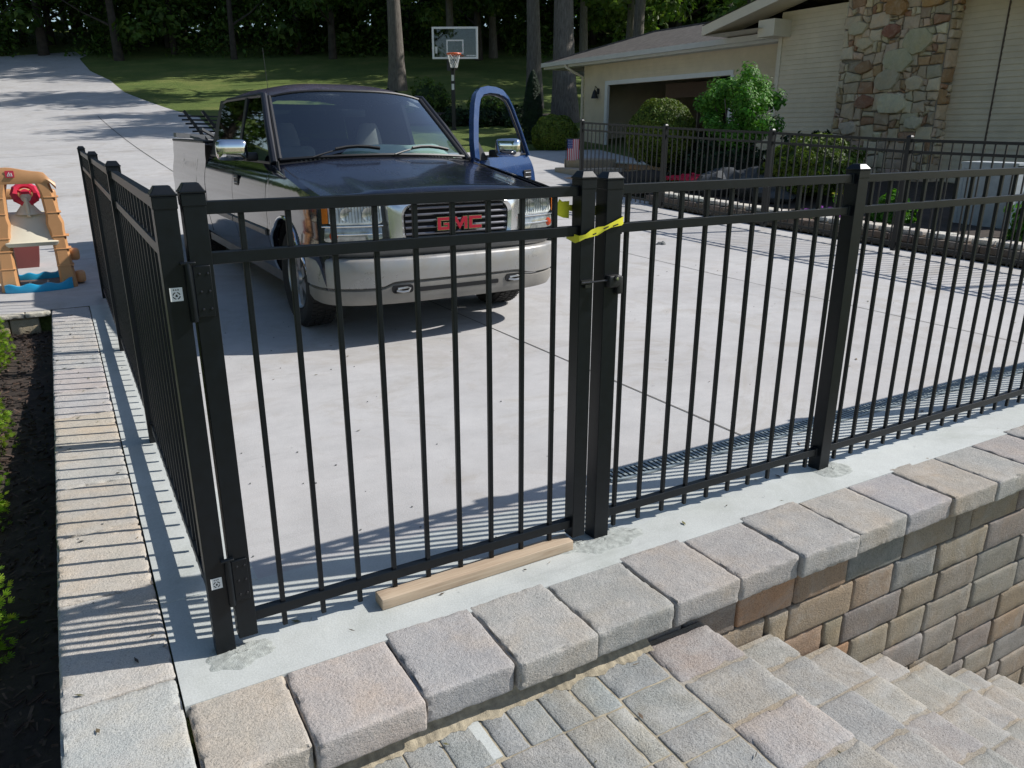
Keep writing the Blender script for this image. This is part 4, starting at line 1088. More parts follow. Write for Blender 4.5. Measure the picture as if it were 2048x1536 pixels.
# fence sections and metal channel riding in the bed: they rest in it, so they are things
fp = empty('spare_fence_panel', (0, 0, 0)); tag(fp, 'loose black fence panel sticking up out of the truck bed', 'fence panel')
TM = Matrix.Translation((2.2, 2.85, 0)) @ Matrix.Rotation(R(1.1), 4, 'Z')
b = MB()
for k in range(6): b.bar(TM @ Vector((-0.90 + .035 * k, 5.75, 1.62 - .045 * k)), TM @ Vector((0.75, 5.75, 1.60 - .045 * k)), .02, .02)
b.build('picket', M['fence'], fp, smooth=False)
b = MB()
for x0_ in (-.84, -.62): b.bar(TM @ Vector((x0_, 5.72, 1.68)), TM @ Vector((x0_ + .32, 5.72, 1.2)), .035, .035)
b.build('rail', M['fence'], fp, smooth=False)
b = MB(); b.bar(TM @ Vector((-.99, 5.60, 1.40)), TM @ Vector((-.45, 5.8, 1.36)), .06, .05); b.bar(TM @ Vector((-.72, 5.4, 1.47)), TM @ Vector((-.50, 5.6, 1.36)), .04, .03); b.bar(TM @ Vector((.5, 4.3, .9)), TM @ Vector((-.82, 5.55, 1.38)), .03, .03)
o = b.build('metal_channel', simple('dull_aluminium', (.18, .185, .19), .45, .6), smooth=False); tag(o, 'pale metal channel lying across the truck bed rail', 'metal channel')

# ---------------------------------------------------------------- toy climber
ty = empty('toy_activity_centre', (-0.6, 6.75, 0)); tag(ty, 'tan plastic toddler play set with red steering wheel and blue base', 'toy')
def lp(x, y, z): return (x + 0.6, y - 6.75, z)
# side frames (two tan uprights) and the front arch
for (x, wd) in ((-0.755, 0.17), (-0.275, 0.15)):
    b = MB(); sg = 1 if x > -.5 else -1
    secs = []
    for z, dx, w_, dp in ((0.0, .0, .15, .30), (.1, .0, .14, .30), (.35, -.01 * sg, .125, .27), (.55, -.02 * sg, .13, .22), (.62, -.025 * sg, .15, .20), (.68, -.03 * sg, .12, .16), (.90, -.05 * sg, .11, .14), (1.02, -.08 * sg, .12, .14)):
        X = x + dx; secs.append([lp(X - w_ / 2, 6.46, z), lp(X - w_ / 2 + .02, 6.43, z), lp(X + w_ / 2 - .02, 6.43, z), lp(X + w_ / 2, 6.46, z), lp(X + w_ / 2, 6.43 + dp, z), lp(X - w_ / 2, 6.43 + dp, z)])
    b.loft(secs, True, True); o = b.build('upright', M['tan_plastic'], ty, angle=0.9)
    q = MB()
    for z in (.22, .38, .50, .72, .86): q.rblock(lp(x - .02 * sg * (z > .6), 6.505, z), (.147 if z < .6 else .122, .16, .010), .004, .04, 0)
    q.build('ridges', M['tan_plastic'], o)
b = MB(); rr = []
for k in range(17):
    t = k / 16; x = -0.90 + .66 * t; top = 1.085 + .045 * math.exp(-((x + .62) / .16) ** 2) - .10 * sstep(.85, 1.0, t); bot = .985
    if k == 16: bot = .93
    rr.append([lp(x, 6.43, bot), lp(x, 6.415, (top + bot) / 2), lp(x, 6.43, top), lp(x, 6.54, top), lp(x, 6.54, bot)])
b.loft(rr, True, True); ar = b.build('arch', M['tan_plastic'], ty, angle=0.8)
b = MB(); P = rrect(-.035, .035, -.03, .03, .006, 3); b.prism([lp(-.585 + u, 6.412, 1.075 + z) for u, z in P], (0, .006, 0)); lg = b.build('badge', M['red_plastic'], ar)
b = MB()
for Q in ([(-.022, -.018), (.022, -.018), (.022, -.013), (-.022, -.013)], [(-.02, -.010), (-.004, .018), (.002, .018), (-.013, -.010)], [(-.004, -.010), (.003, -.010), (.006, .006), (-.001, .006)], [(.010, -.010), (.02, -.010), (.016, .012), (.01, .010)]):
    b.prism([lp(-.585 + u, 6.4095, 1.075 + z) for u, z in Q], (0, .0022, 0))
b.build('badge_mark', M['white'], lg, smooth=False)
# rear frame
b = MB()
for x in (-.86, -.30): b.rblock(lp(x, 7.02, .45), (.10, .12, .9), .03, .06, 0)
b.rblock(lp(-.58, 7.02, .86), (.6, .08, .10), .03, .06, 0); b.build('rear_frame', M['tan_plastic'], ty)
# console and platform
b = MB(); rr = []
for z, y, w_, d_ in ((.42, 6.44, .46, .06), (.455, 6.42, .47, .08), (.47, 6.45, .44, .05), (.60, 6.52, .42, .06), (.70, 6.58, .43, .12), (.715, 6.60, .40, .12)):
    X0, X1 = -.51 - w_ / 2 * .92, -.51 + w_ / 2 * .92; rr.append([lp(X0, y, z), lp(X0 + .02, y - .012, z), lp(X1 - .02, y - .012, z), lp(X1, y, z), lp(X1, y + d_, z), lp(X0, y + d_, z)])
b.loft(rr, True, True); cs = b.build('console', M['cream_plastic'], ty, angle=0.7)
b = MB(); rr = []
for z, r_ in ((.70, .10), (.73, .075), (.78, .055), (.83, .05), (.87, .045), (.885, .03)):
    rr.append([lp(-.50 + r_ * math.cos(k * math.pi / 8) * (1.25 if z < .75 else 1), 6.60 + r_ * .8 * math.sin(k * math.pi / 8), z) for k in range(16)])
b.loft(rr, True, True); b.rblock(lp(-.50, 6.54, .77), (.03, .03, .18), .01, .03, 0); b.build('wheel_post', M['cream_plastic'], cs)
b = MB(); cc0 = Vector(lp(-.50, 6.63, .885)); N_ = Vector((0, -.85, .5)).normalized(); U_ = Vector((1, 0, 0)); V_ = U_.cross(N_).normalized()
rr = []
for k in range(80):
    a_ = 2 * math.pi * k / 80; e = U_ * math.cos(a_) + V_ * math.sin(a_); rk = .094 + .007 * max(0, math.cos(a_ * 10)) ** 2
    rr.append([cc0 + e * (rk + .026) + N_ * 0.0, cc0 + e * rk + N_ * .024, cc0 + e * (.068) + N_ * .02, cc0 + e * .06 + N_ * 0, cc0 + e * .068 - N_ * .02, cc0 + e * rk - N_ * .024])
rr.append(rr[0]); b.loft(rr, True, False); sw2 = b.build('steering_wheel', M['red_plastic'], cs, angle=0.8)
b = MB(); b.tube([cc0 - N_ * .02, cc0 + N_ * .03], [.05, .035], 16)
for a_ in (90, 210, 330): b.bar(cc0, cc0 + (U_ * math.cos(R(a_)) + V_ * math.sin(R(a_))) * .1, .03, .02)
b.build('hub', M['red_plastic'], sw2)
for yy_, x0_, x1_, hh_ in ((6.40, -.80, -.24, .075), (6.98, -.78, -.30, .09)):
    b = MB(); rr = []
    for k in range(29):
        t = k / 28; x = x0_ + (x1_ - x0_) * t; z = hh_ + .010 * math.sin(t * math.pi * 7) + (.035 * max(0, (t - .88) / .12)); bow = -.07 * math.sin(t * math.pi) ** .6
        rr.append([lp(x, yy_ + bow, 0), lp(x, yy_ + bow - .012, .03), lp(x, yy_ + bow, z), lp(x, yy_ + bow + .05, z), lp(x, yy_ + bow + .06, 0)])
    b.loft(rr, True, True); b.build('base_rail', M['blue_plastic'], ty, angle=0.7)
b = MB(); b.rblock(lp(-.55, 6.7, .02), (.46, .5, .03), .01, .08, 0); fl = b.build('floor_tray', simple('brown_plastic', (.16, .10, .07), .5), ty)
b = MB()
for x in (-.60, -.45): b.rblock(lp(x, 6.60, .045), (.018, .22, .02), .006, .04, 0)
b.build('floor_ribs', M['cream_plastic'], fl)
for z, x in ((.08, -.165), (.30, -.185)): b = MB(); b.rblock(lp(x, 6.62, z), (.09, .14, .11), .03, .04, 0); b.build('side_foot', M['tan_plastic'], ty)
b = MB(); rr = []
for z, w_, d_ in ((0, .30, .26), (.12, .33, .28), (.36, .37, .32), (.38, .36, .31), (.37, .34, .29), (.05, .28, .24)):
    rr.append([(-.69 + sx * w_ / 2 + fx_, 7.95 + sy * d_ / 2, z * .7) for sx, sy, fx_ in ((-1, -1, 0), (-.33, -1.04, 0), (.33, -1.04, 0), (1, -1, 0), (1, 1, 0), (-1, 1, 0))])
b.loft(rr, True, True); o = b.build('toy_bin', M['rose_plastic'], angle=0.6); tag(o, 'dull rose plastic bin standing behind the toy play set', 'bin')

# ---------------------------------------------------------------- basketball hoop
D = (12.75, 24.8); hz0 = h(*D)
bh = empty('basketball_hoop', (D[0], D[1], hz0), R(-33)); tag(bh, 'pole mounted basketball hoop with clear backboard on the lawn', 'basketball hoop')
yawB = 0
b = MB(); b.box(-.065, .065, -.065, .065, -.3, 2.55); b.box(-.09, .09, -.09, .09, -.2, .05); pl = b.build('pole', M['black'], bh, smooth=False)
b = MB(); b.box(-.045, .045, -.068, -.0655, 1.35, 1.55); b.box(-.045, .045, -.068, -.0655, 1.65, 1.85); b.build('height_label', M['white'], pl, smooth=False)
b = MB()
for zz in (2.35, 2.5): b.bar((.04, .02, zz - .2), (.25, -.62, zz + .28), .06, .07); b.bar((-.04, .02, zz - .2), (.12, -.62, zz + .28), .06, .07)
b.bar((.0, -.02, 2.0), (.2, -.5, 2.6), .07, .07); b.build('bracket', M['black'], bh, smooth=False)
bz0, bz1, bx0, bx1, by = 2.33, 3.36, -.62, .98, -.66
b = MB(); b.box(bx0 + .06, bx1 - .06, by - .005, by + .005, bz0 + .06, bz1 - .06); bbd = b.build('backboard', M['bb_glass'], bh, smooth=False)
b = MB(); t_ = .065
b.box(bx0, bx1, by - .025, by + .02, bz0, bz0 + t_); b.box(bx0, bx1, by - .025, by + .02, bz1 - t_, bz1); b.box(bx0, bx0 + t_, by - .024, by + .019, bz0 + t_, bz1 - t_); b.box(bx1 - t_, bx1, by - .024, by + .019, bz0 + t_, bz1 - t_)
cxB = (bx0 + bx1) / 2
s0, s1, q0, q1 = cxB - .3, cxB + .3, bz0 + .17, bz0 + .62
for (a0, a1, c0_, c1_) in ((s0, s1, q1 - .045, q1), (s0, s1, q0, q0 + .045), (s0, s0 + .045, q0 + .045, q1 - .045), (s1 - .045, s1, q0 + .045, q1 - .045)): b.box(a0, a1, by - .009, by - .0055, c0_, c1_)
for (a0, a1, c0_, c1_) in ((bx0 + .11, bx0 + .16, bz0 + .18, bz0 + .40), (bx0 + .175, bx0 + .185, bz0 + .18, bz0 + .40)): b.box(a0, a1, by - .009, by - .0055, c0_, c1_)
for k in range(6): b.box(s1 + .10 + .055 * k, s1 + .14 + .055 * k, by - .009, by - .0055, bz0 + .09, bz0 + .125)
b.build('board_frame', M['white'], bbd, smooth=False)
b = MB(); RC = Vector((cxB, by - .40, bz0 + .13)); b.tube([RC + Vector((.23 * math.cos(k * math.pi / 12), .23 * math.sin(k * math.pi / 12), 0)) for k in range(25)], .026, 8, False)
b.bar(RC + Vector((0, .23, -.01)), (cxB, by, bz0 + .12), .14, .05); b.add([RC + Vector((.22 * math.cos(R(a_)), .22 * math.sin(R(a_)), z)) for a_, z in ((200, -.09), (340, -.09), (340, 0), (200, 0))], [(0, 1, 2, 3)]) if False else None
rm = b.build('rim', simple('orange_rim', (.8, .13, .03), .4), bh)
b = MB()
for k in range(12):
    a_ = 2 * math.pi * k / 12
    for sg in (-1, 1):
        P = []
        for j in range(7):
            t = j / 6; r_ = .225 - .11 * t ** .8; aa = a_ + sg * t * 1.55; P.append(RC + Vector((r_ * math.cos(aa), r_ * math.sin(aa), -.02 - .42 * t)))
        b.tube(P, .006, 4)
b.build('net', M['white'], rm)

# ---------------------------------------------------------------- house
hs = empty('house', (15, 10, 0)); tag(hs, 'tan sided house with attached garage and rough stone chimney', 'house')
def hp(o): o.parent = hs; o.matrix_parent_inverse = Matrix.Translation(-Vector(hs.location)); return o
def laps(b, X, ya, yb, z0, ztop, lap=0.102, holes=()):
    z = z0
    zt_max = max(ztop(ya), ztop(yb), ztop((ya + yb) / 2))
    while z < zt_max:
        z1 = z + lap; N_ = 40
        run = None
        for k in range(N_ + 1):
            y = ya + (yb - ya) * k / N_; y2 = ya + (yb - ya) * (k + .5) / N_
            ok = k < N_ and ztop(y2) > (z + z1) / 2 and not any(a0 < y2 < a1 and c0 < (z + z1) / 2 < c1 for a0, a1, c0, c1 in holes)
            if ok and run is None: run = y
            if (not ok) and run is not None:
                b.add([(X - .016, run, z), (X - .016, y, z), (X - .002, y, z1), (X - .002, run, z1)], [(3, 2, 1, 0)])
                b.add([(X - .016, run, z), (X - .016, y, z), (X, y, z), (X, run, z)], [(0, 1, 2, 3)]); run = None
        z = z1
XM, XG = 14.6, 15.2
rk = lambda y: 3.66 + 0.215 * (13.2 - y) if y > 10 else 3.66 + .215 * 3.2 - .15 * (10 - y)  # unseen ridge shaped low so its shadow stays off the driveway
b = MB(); laps(b, XM, 2.0, 11.44, -0.2, lambda y: rk(y) - .1); hp(b.build('wall', M['siding'], None, smooth=False))
b = MB(); b.box(XM, XM + .25, 2, 11.44, -.2, 3.9); b.box(XM + .25, 24, 2.0, 2.3, -.2, 3.4); b.box(XM, XG + .2, 11.2, 11.44, -.2, 3.7); hp(b.build('wall_body', M['siding'], None, smooth=False))
b = MB(); b.box(XM - .03, XM + .0, 11.36, 11.47, 0.3, 3.62); hp(b.build('corner_board', M['trimtan'], None, smooth=False))
b = MB(); b.box(XM - .025, XM + .0, 6.36, 6.385, 0, 4.1); hp(b.build('siding_seam', simple('seam_brown', (.10, .07, .05), .7), None, smooth=False))
# garage wall with door opening
dy0, dy1, dz = 13.4, 18.85, 2.80
b = MB(); laps(b, XG, 11.44, 20.05, 0.55, lambda y: 3.50, 0.102, [(dy0, dy1, 0, dz)]); hp(b.build('garage_wall', M['siding'], None, smooth=False))
b = MB(); b.box(XG, XG + .12, 11.44, dy0, .4, 3.5); b.box(XG, XG + .12, dy1, 20.05, .4, 3.5); b.box(XG, XG + .12, dy0, dy1, dz, 3.5); b.box(XG, 22, 19.95, 20.05, .4, 3.5)
hp(b.build('garage_shell', M['siding'], None, smooth=False))
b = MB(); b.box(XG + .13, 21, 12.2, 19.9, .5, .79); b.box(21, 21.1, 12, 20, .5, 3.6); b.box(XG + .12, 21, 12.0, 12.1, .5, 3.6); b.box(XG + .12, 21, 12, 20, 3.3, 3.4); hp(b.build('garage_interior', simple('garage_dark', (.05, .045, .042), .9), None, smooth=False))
b = MB(); b.box(XG - .035, XG + .05, dy1 - .12, dy1 + .02, .8, dz + .12); b.box(XG - .035, XG + .05, dy0, dy1 - .12, dz, dz + .12); b.box(XG - .035, XG + .05, dy0 - .05, dy0 + .08, .8, dz); gf = hp(b.build('garage_door_frame', M['white'], None, smooth=False))
b = MB()
for k in range(14): b.box(XG + .5, XG + .51, 14.6, 16.6, 2.72 - .028 * k, 2.732 - .028 * k)
hp(b.build('louvre_blind', simple('brown_blind', (.18, .10, .07), .6), None, smooth=False))
b = MB(); b.box(XG + 1.2, XG + 1.9, 14.0, 15.4, .8, 1.5); b.box(XG + 1.1, XG + 1.7, 16.6, 17.2, .8, 1.3); b.box(XG + .9, XG + 1.0, 15.6, 15.65, .8, 2.4); hp(b.build('stored_goods', simple('stored_brown', (.12, .09, .07), .8), None, smooth=False))
# wall lamp
b = MB(); b.box(XG - .05, XG - .016, 19.18, 19.28, 2.55, 2.72); b.tube([(XG - .04, 19.23, 2.70), (XG - .14, 19.23, 2.78), (XG - .16, 19.23, 2.68)], .012, 6)
b.lathe([(.02, 2.68), (.06, 2.62), (.11, 2.44), (.115, 2.42), (.10, 2.42), (.05, 2.60)], (XG - .16, 19.23, 0), 'Z', 12); hp(b.build('wall_lamp', M['black'], None))
# garage roof, hip at its left end
E0 = (14.7, 21.7, 3.60); E1 = (14.7, 11.0, 3.60); RD0 = (17.5, 19.3, 4.52); RD1 = (17.5, 11.0, 4.52); BK = (20.3, 21.7, 3.6)
b = MB(); b.add([E0, E1, RD1, RD0], [(0, 1, 2, 3)]); b.add([E0, RD0, BK], [(0, 1, 2)]); b.add([RD0, RD1, (20.3, 11, 3.6), BK], [(0, 1, 2, 3)]); hp(b.build('garage_roof', M['shingle'], None, smooth=False))
b = MB(); b.tube([E0, RD0, RD1], .045, 6); hp(b.build('ridge_cap', M['shingle'], None))
b = MB(); b.box(14.68, 14.72, 11.2, 21.72, 3.40, 3.585); b.box(14.72, 15.19, 11.45, 21.68, 3.42, 3.45); b.box(14.72, 20.3, 21.68, 21.72, 3.40, 3.585)
gu = hp(b.build('fascia', M['soffit'], None, smooth=False))
b = MB(); b.box(14.58, 14.68, 11.2, 21.74, 3.47, 3.60); hp(b.build('gutter', M['soffit'], None, smooth=False))
b = MB(); b.tube([(14.63, 20.3, 3.47), (14.63, 20.3, 3.40), (14.9, 20.15, 3.22), (15.15, 20.08, 3.1), (15.15, 20.08, .8)], .045, 8); hp(b.build('downspout', M['trimtan'], None))
# main gable overhang
def rpt(x, y, dz_): return (x, y, rk(y) + dz_)
b = MB()
for (ya, yb) in ((13.25, 10.0), (10.0, 2.0)):
    b.add([rpt(13.85, ya, .20), rpt(13.85, yb, .20), rpt(24, yb, .20), rpt(24, ya, .20)], [(0, 1, 2, 3)])
hp(b.build('roof', M['shingle'], None, smooth=False))
b = MB()
for (ya, yb) in ((13.25, 10.0), (10.0, 2.0)):
    b.prism([rpt(13.87, ya, -.03), rpt(13.87, yb, -.03), rpt(13.87, yb, .185), rpt(13.87, ya, .185)], (.04, 0, 0))
hp(b.build('rake_board', M['trimtan'], None, smooth=False))
b = MB()
for (ya, yb) in ((13.25, 10.0), (10.0, 2.0)):
    b.add([rpt(13.91, ya, -.01), rpt(13.91, yb, -.01), rpt(XM + .05, yb, -.01), rpt(XM + .05, ya, -.01)], [(3, 2, 1, 0)])
b.box(13.91, 20, 13.2, 13.25, 3.64, 3.84); b.add([(13.9, 13.25, 3.63), (13.9, 11.46, 3.63), (20, 11.46, 3.63), (20, 13.25, 3.63)], [(0, 1, 2, 3)])
hp(b.build('soffit', M['trimtan'], None, smooth=False))
b = MB(); b.box(14.05, XM + .5, 11.15, 11.62, 3.45, 3.80); hp(b.build('roof_beam', M['trimtan'], None, smooth=False))

# stone chimney: irregular stones in mortar
random.seed(11)
CY0, CY1, CX = 7.22, 9.45, 14.28
def clip(poly, p, n):
    out = []
    for i in range(len(poly)):
        a_, c_ = poly[i], poly[(i + 1) % len(poly)]; da = (a_[0] - p[0]) * n[0] + (a_[1] - p[1]) * n[1]; dc = (c_[0] - p[0]) * n[0] + (c_[1] - p[1]) * n[1]
        if da <= 0: out.append(a_)
        if da * dc < 0: t = da / (da - dc); out.append((a_[0] + (c_[0] - a_[0]) * t, a_[1] + (c_[1] - a_[1]) * t))
    return out
def stone_face(b, w0, w1, z0, z1, place, dens, cols, big=()):
    rects = []
    def split(a0, a1, c0, c1):
        W, H = a1 - a0, c1 - c0
        if (W < .42 and H < .34 and random.random() < .62) or (W < .17 and H < .17): rects.append((a0, a1, c0, c1)); return
        k = random.uniform(.26, .74)
        if W > H * 1.25 or (W > H * .8 and random.random() < .4): split(a0, a0 + W * k, c0, c1); split(a0 + W * k, a1, c0, c1)
        else: split(a0, a1, c0, c0 + H * k); split(a0, a1, c0 + H * k, c1)
    split(w0, w1, z0, z1)
    polys = []
    for a0, a1, c0, c1 in rects:
        def J(x, z): return (x + .075 * noise.noise(Vector((x * 5, z * 5, 3))), z + .085 * noise.noise(Vector((x * 5, z * 5, 8))))
        q = [J(a0, c0), J(a1, c0), J(a1, c1), J(a0, c1)]
        cr = random.random()
        polys.append((q, random.uniform(.03, .075), random.choice(cols)))
    for p in big:
        q = []
        for k in range(9):
            t = 6.2832 * k / 9 + random.uniform(-.2, .2); r = p[2] * random.uniform(.82, 1.1); q.append((p[0] + r * 1.05 * math.cos(t), p[1] + r * .72 * math.sin(t)))
        polys.append((q, .115, p[3]))
    for poly, dpt, colr in polys:
        cxp = sum(a_[0] for a_ in poly) / len(poly); czp = sum(a_[1] for a_ in poly) / len(poly)
        P = []
        for i in range(len(poly)):
            a_, c_ = poly[i], poly[(i + 1) % len(poly)]; L = math.hypot(c_[0] - a_[0], c_[1] - a_[1]); n_ = max(1, int(L / .035))
            for k in range(n_): P.append((a_[0] + (c_[0] - a_[0]) * k / n_, a_[1] + (c_[1] - a_[1]) * k / n_))
        sz = math.sqrt(sum((a_[0] - cxp) ** 2 + (a_[1] - czp) ** 2 for a_ in P) / len(P)); sdv = random.random() * 50
        def sc(a_, k):
            dx, dz_ = a_[0] - cxp, a_[1] - czp; L = math.hypot(dx, dz_) + 1e-6
            lim = sz * 1.22; LL = min(L, lim + (L - lim) * .35) if L > lim else L
            kk = max(0.15, (LL - k + .008 * noise.noise(Vector((a_[0] * 14 + sdv, a_[1] * 14, 0)))) / L); return (cxp + dx * kk, czp + dz_ * kk)
        fz_ = lambda a_: .018 * noise.noise(Vector((a_[0] * 9, a_[1] * 9, sdv)))
        rings = [[place(*sc(a_, .010), 0.0) for a_ in P], [place(*sc(a_, .011), dpt * .75 + fz_(a_)) for a_ in P], [place(*sc(a_, .024), dpt + fz_(a_)) for a_ in P], [place(*sc(a_, sz * .55), dpt + .010 + fz_(a_)) for a_ in P]]
        colr = (colr[0] * 1.08, colr[1] * .98, colr[2] * .84); b.loft(rings, True, False, jitc(colr, .12)); n0 = len(b.v) - len(P); b.f.append([n0 + k for k in range(len(P))]); b.c.append(b.c[-1])
STC = [(0.55, 0.50, 0.40), (0.50, 0.45, 0.36), (0.46, 0.40, 0.32), (0.58, 0.53, 0.43), (0.53, 0.44, 0.35), (0.52, 0.41, 0.34), (0.40, 0.27, 0.17), (0.38, 0.33, 0.28), (0.56, 0.51, 0.42), (0.42, 0.34, 0.22), (0.52, 0.47, 0.38), (0.57, 0.52, 0.41), (0.48, 0.43, 0.35), (0.36, 0.23, 0.16)]
big = [(7.75, 3.05, .34, (.56, .52, .40)), (8.3, 2.4, .30, (.54, .50, .39)), (8.35, 3.28, .22, (.30, .16, .12)), (8.1, 1.95, .33, (.55, .52, .42)), (8.75, 2.0, .22, (.30, .17, .12)), (8.85, 2.65, .2, (.36, .23, .15)), (8.3, 3.7, .26, (.40, .25, .12)), (7.55, 3.75, .26, (.40, .26, .13)), (8.2, 4.1, .3, (.52, .50, .42)), (8.1, 2.75, .33, (.57, .53, .42)), (9.1, 3.4, .22, (.57, .53, .44)), (7.7, 2.3, .2, (.55, .51, .42)), (8.9, 3.1, .2, (.52, .44, .36)), (9.05, 1.5, .22, (.50, .47, .42)), (7.6, 1.6, .2, (.52, .48, .42))]
b = MB(); stone_face(b, CY0, CY1, 0.2, 4.3, lambda y, z, d: (CX - d, y, z), 0, STC, big)
stone_face(b, CX, XM, 0.2, 4.3, lambda x, z, d: (x, CY1 + d, z), 0, STC)
stone_face(b, CX, XM, 0.2, 4.3, lambda x, z, d: (x, CY0 - d, z), 0, STC)
hp(b.build('chimney', stone_mat('fieldstone', .3, .4, .9, .7, (.62, .53, .40)), None, col=True, angle=.5))
b = MB(); b.box(CX, XM, CY0, CY1, 0, 4.3); hp(b.build('chimney_core', simple('mortar', (.26, .235, .20), .95, 0, .2, 20, .5), None, smooth=False))
# pale panel at the base of the house wall (cellar hatch cladding)
b = MB(); b.box(10.5, 10.9, 3.56, 4.28, 0, 1.0); b.box(10.485, 10.4995, 3.56, 3.60, 0, 1.02); b.box(10.485, 10.4995, 4.24, 4.28, 0, 1.02); b.box(10.485, 10.4995, 3.60, 4.24, .96, 1.02)
b.box(10.48, 10.93, 3.54, 4.30, 1.0205, 1.05); b.box(10.487, 10.4995, 3.90, 3.915, 0, .96)
o = b.build('utility_cabinet', simple('pale_grey_panel', (.42, .45, .46), .6), smooth=False); tag(o, 'pale grey upright cabinet standing in the bed behind the far fence', 'cabinet')

# ---------------------------------------------------------------- low walls and terrace by the house
random.seed(31)
lw = empty('low_stone_wall', (9, 4, 0)); tag(lw, 'low brown stone edging wall with pale cap stones behind the far fence', 'wall')
b = MB(); b2 = MB(); y = -1.5
while y < 8.6:
    wd = random.choice((.22, .28, .33)); z0 = h(8.95, y)
    for r_ in range(2): b.rblock((8.92, y + wd / 2 + (.1 if r_ else 0), z0 + .04 + r_ * .085), (.22, wd - .01, .08), .012, .08, .004, 10, jitc((.17, .135, .105), .12))
    if random.random() < .93: b2.rblock((9.03, y + wd / 2, z0 + .195), (.27, wd - .012 - random.random() * .05, .06), .012, .08, .004, 10, jitc((.60, .57, .50), .08))
    y += wd
for b_, nm in ((b, 'block_courses'), (b2, 'cap_stones')):
    o = b_.build(nm, M['block'], None, col=True); o.parent = lw; o.matrix_parent_inverse = Matrix.Translation(-Vector(lw.location))
b = MB(); b.grid(lambda u, v: (9.1 + 5.6 * v, -2 + 14 * u, h(9.1 + 5.6 * v, -2 + 14 * u) + .13 + .10 * v + .03 * noise.noise(Vector((u * 20, v * 9, 0)))), 40, 14)
tag(b.build('house_planting_bed', M['soil']), kind='structure')
tw_ = empty('terrace_wall', (12, 13, 0)); tag(tw_, 'orange brown block wall holding up the concrete apron beside the garage', 'wall')
b = MB()
for r_ in range(3):
    y = 10.2 + .1 * (r_ % 2)
    while y < 14.4:
        wd = random.choice((.2, .3)); b.rblock((11.6 + .02 * r_, y + wd / 2, .385 + .125 * r_), (.2, wd - .01, .118), .012, .1, .004, 10, jitc(random.choice([(.52, .30, .15), (.46, .30, .17), (.42, .30, .21)]), .1)); y += wd
o = b.build('block_courses', M['block'], None, col=True); o.parent = tw_; o.matrix_parent_inverse = Matrix.Translation(-Vector(tw_.location))
b = MB(); b.box(11.74, 15.2, 10.1, 18.9, .3, .705); tag(b.build('garage_apron', M['driveway'], smooth=False), kind='structure')
b = MB(); b.rblock((11.1, 9.75, .62), (.3, .22, .13), .02, .06, .003, 8, (.6, .6, .57)); b.rblock((11.1, 9.5, .62), (.3, .22, .13), .02, .06, .003, 8, (.57, .57, .54)); tag(b.build('white_block_pair', M['block'], col=True), 'pale grey block pair lying beside the red flowers', 'block')
b = MB(); b.box(11.48, 11.74, 10.15, 14.4, .702, .735); o = b.build('coping', M['strip'], smooth=False); o.parent = tw_; o.matrix_parent_inverse = Matrix.Translation(-Vector(tw_.location))
# timber steps left of the far fence
ts = empty('garden_steps', (10.4, 13.8, .4)); tag(ts, 'two tan stone garden steps at the left end of the far fence', 'steps')
b = MB(); b.rblock((10.75, 13.4, .50), (1.2, 1.1, .22), .02, .1, .004, 8, (.42, .34, .25)); b.rblock((11.05, 13.75, .70), (1.0, .8, .20), .02, .1, .004, 8, (.36, .29, .20)); o = b.build('treads', M['block'], None, col=True); o.parent = ts; o.matrix_parent_inverse = Matrix.Translation(-Vector(ts.location))

# boulders in the bed
for i, (x, y, r_, lb) in enumerate(((10.0, 8.35, .34, 'large dark boulder nearest the white blocks in the shaded bed'), (10.3, 7.75, .38, 'dark boulder in the middle of the shaded bed row'), (10.1, 7.2, .30, 'dark boulder at the right end of the shaded bed row'))):
    o = rockmesh('boulder', r_, M['darkrock'], 10 + i, (1, 1.2, .75)); o.location = (x, y, h(x, y) + .15); tag(o, lb, 'boulder', 'boulders in the shaded bed')
# flowers
def flowers(name, x, y, z, rx, ry, n, mat, lb):
    b = MB(); 
    for i in range(n):
        a_ = random.random() * 6.28; rr_ = random.random() ** .5; p = Vector((x + rx * rr_ * math.cos(a_), y + ry * rr_ * math.sin(a_), z + .12 + random.random() * .1 * (1.4 - rr_)))
        for k in range(5):
            d = Vector((math.cos(k * 1.257), math.sin(k * 1.257), .35)); leaf(b, p + d * .018, Vector((-.5, -.4, .8)) + d * .3, .022, (1, 1, 1), .8)
    o = b.build(name, mat, smooth=False, col=True)
    g = MB()
    for i in range(n * 3):
        a_ = random.random() * 6.28; rr_ = random.random() ** .5; p = Vector((x + rx * rr_ * math.cos(a_), y + ry * rr_ * math.sin(a_), z + random.random() * .16)); leaf(g, p, rdir() + Vector((0, 0, 1)), .03, leafcol())
    g.build('foliage', M['leaf_shrub'], o, smooth=False, col=True); tag(o, lb, 'flowers'); return o
flowers('red_flowers', 10.0, 9.0, .44, .3, .75, 420, M['petal_red'], 'patch of bright red flowers in the bed below the round bush')
flowers('purple_flowers', 9.3, 5.45, .16, .18, .5, 170, M['petal_purple'], 'patch of purple flowers just behind the pale cap stones')
flowers('yellow_flower', 9.9, 5.75, .42, .06, .06, 6, M['petal_yellow'], 'small yellow bloom in the dark bed')

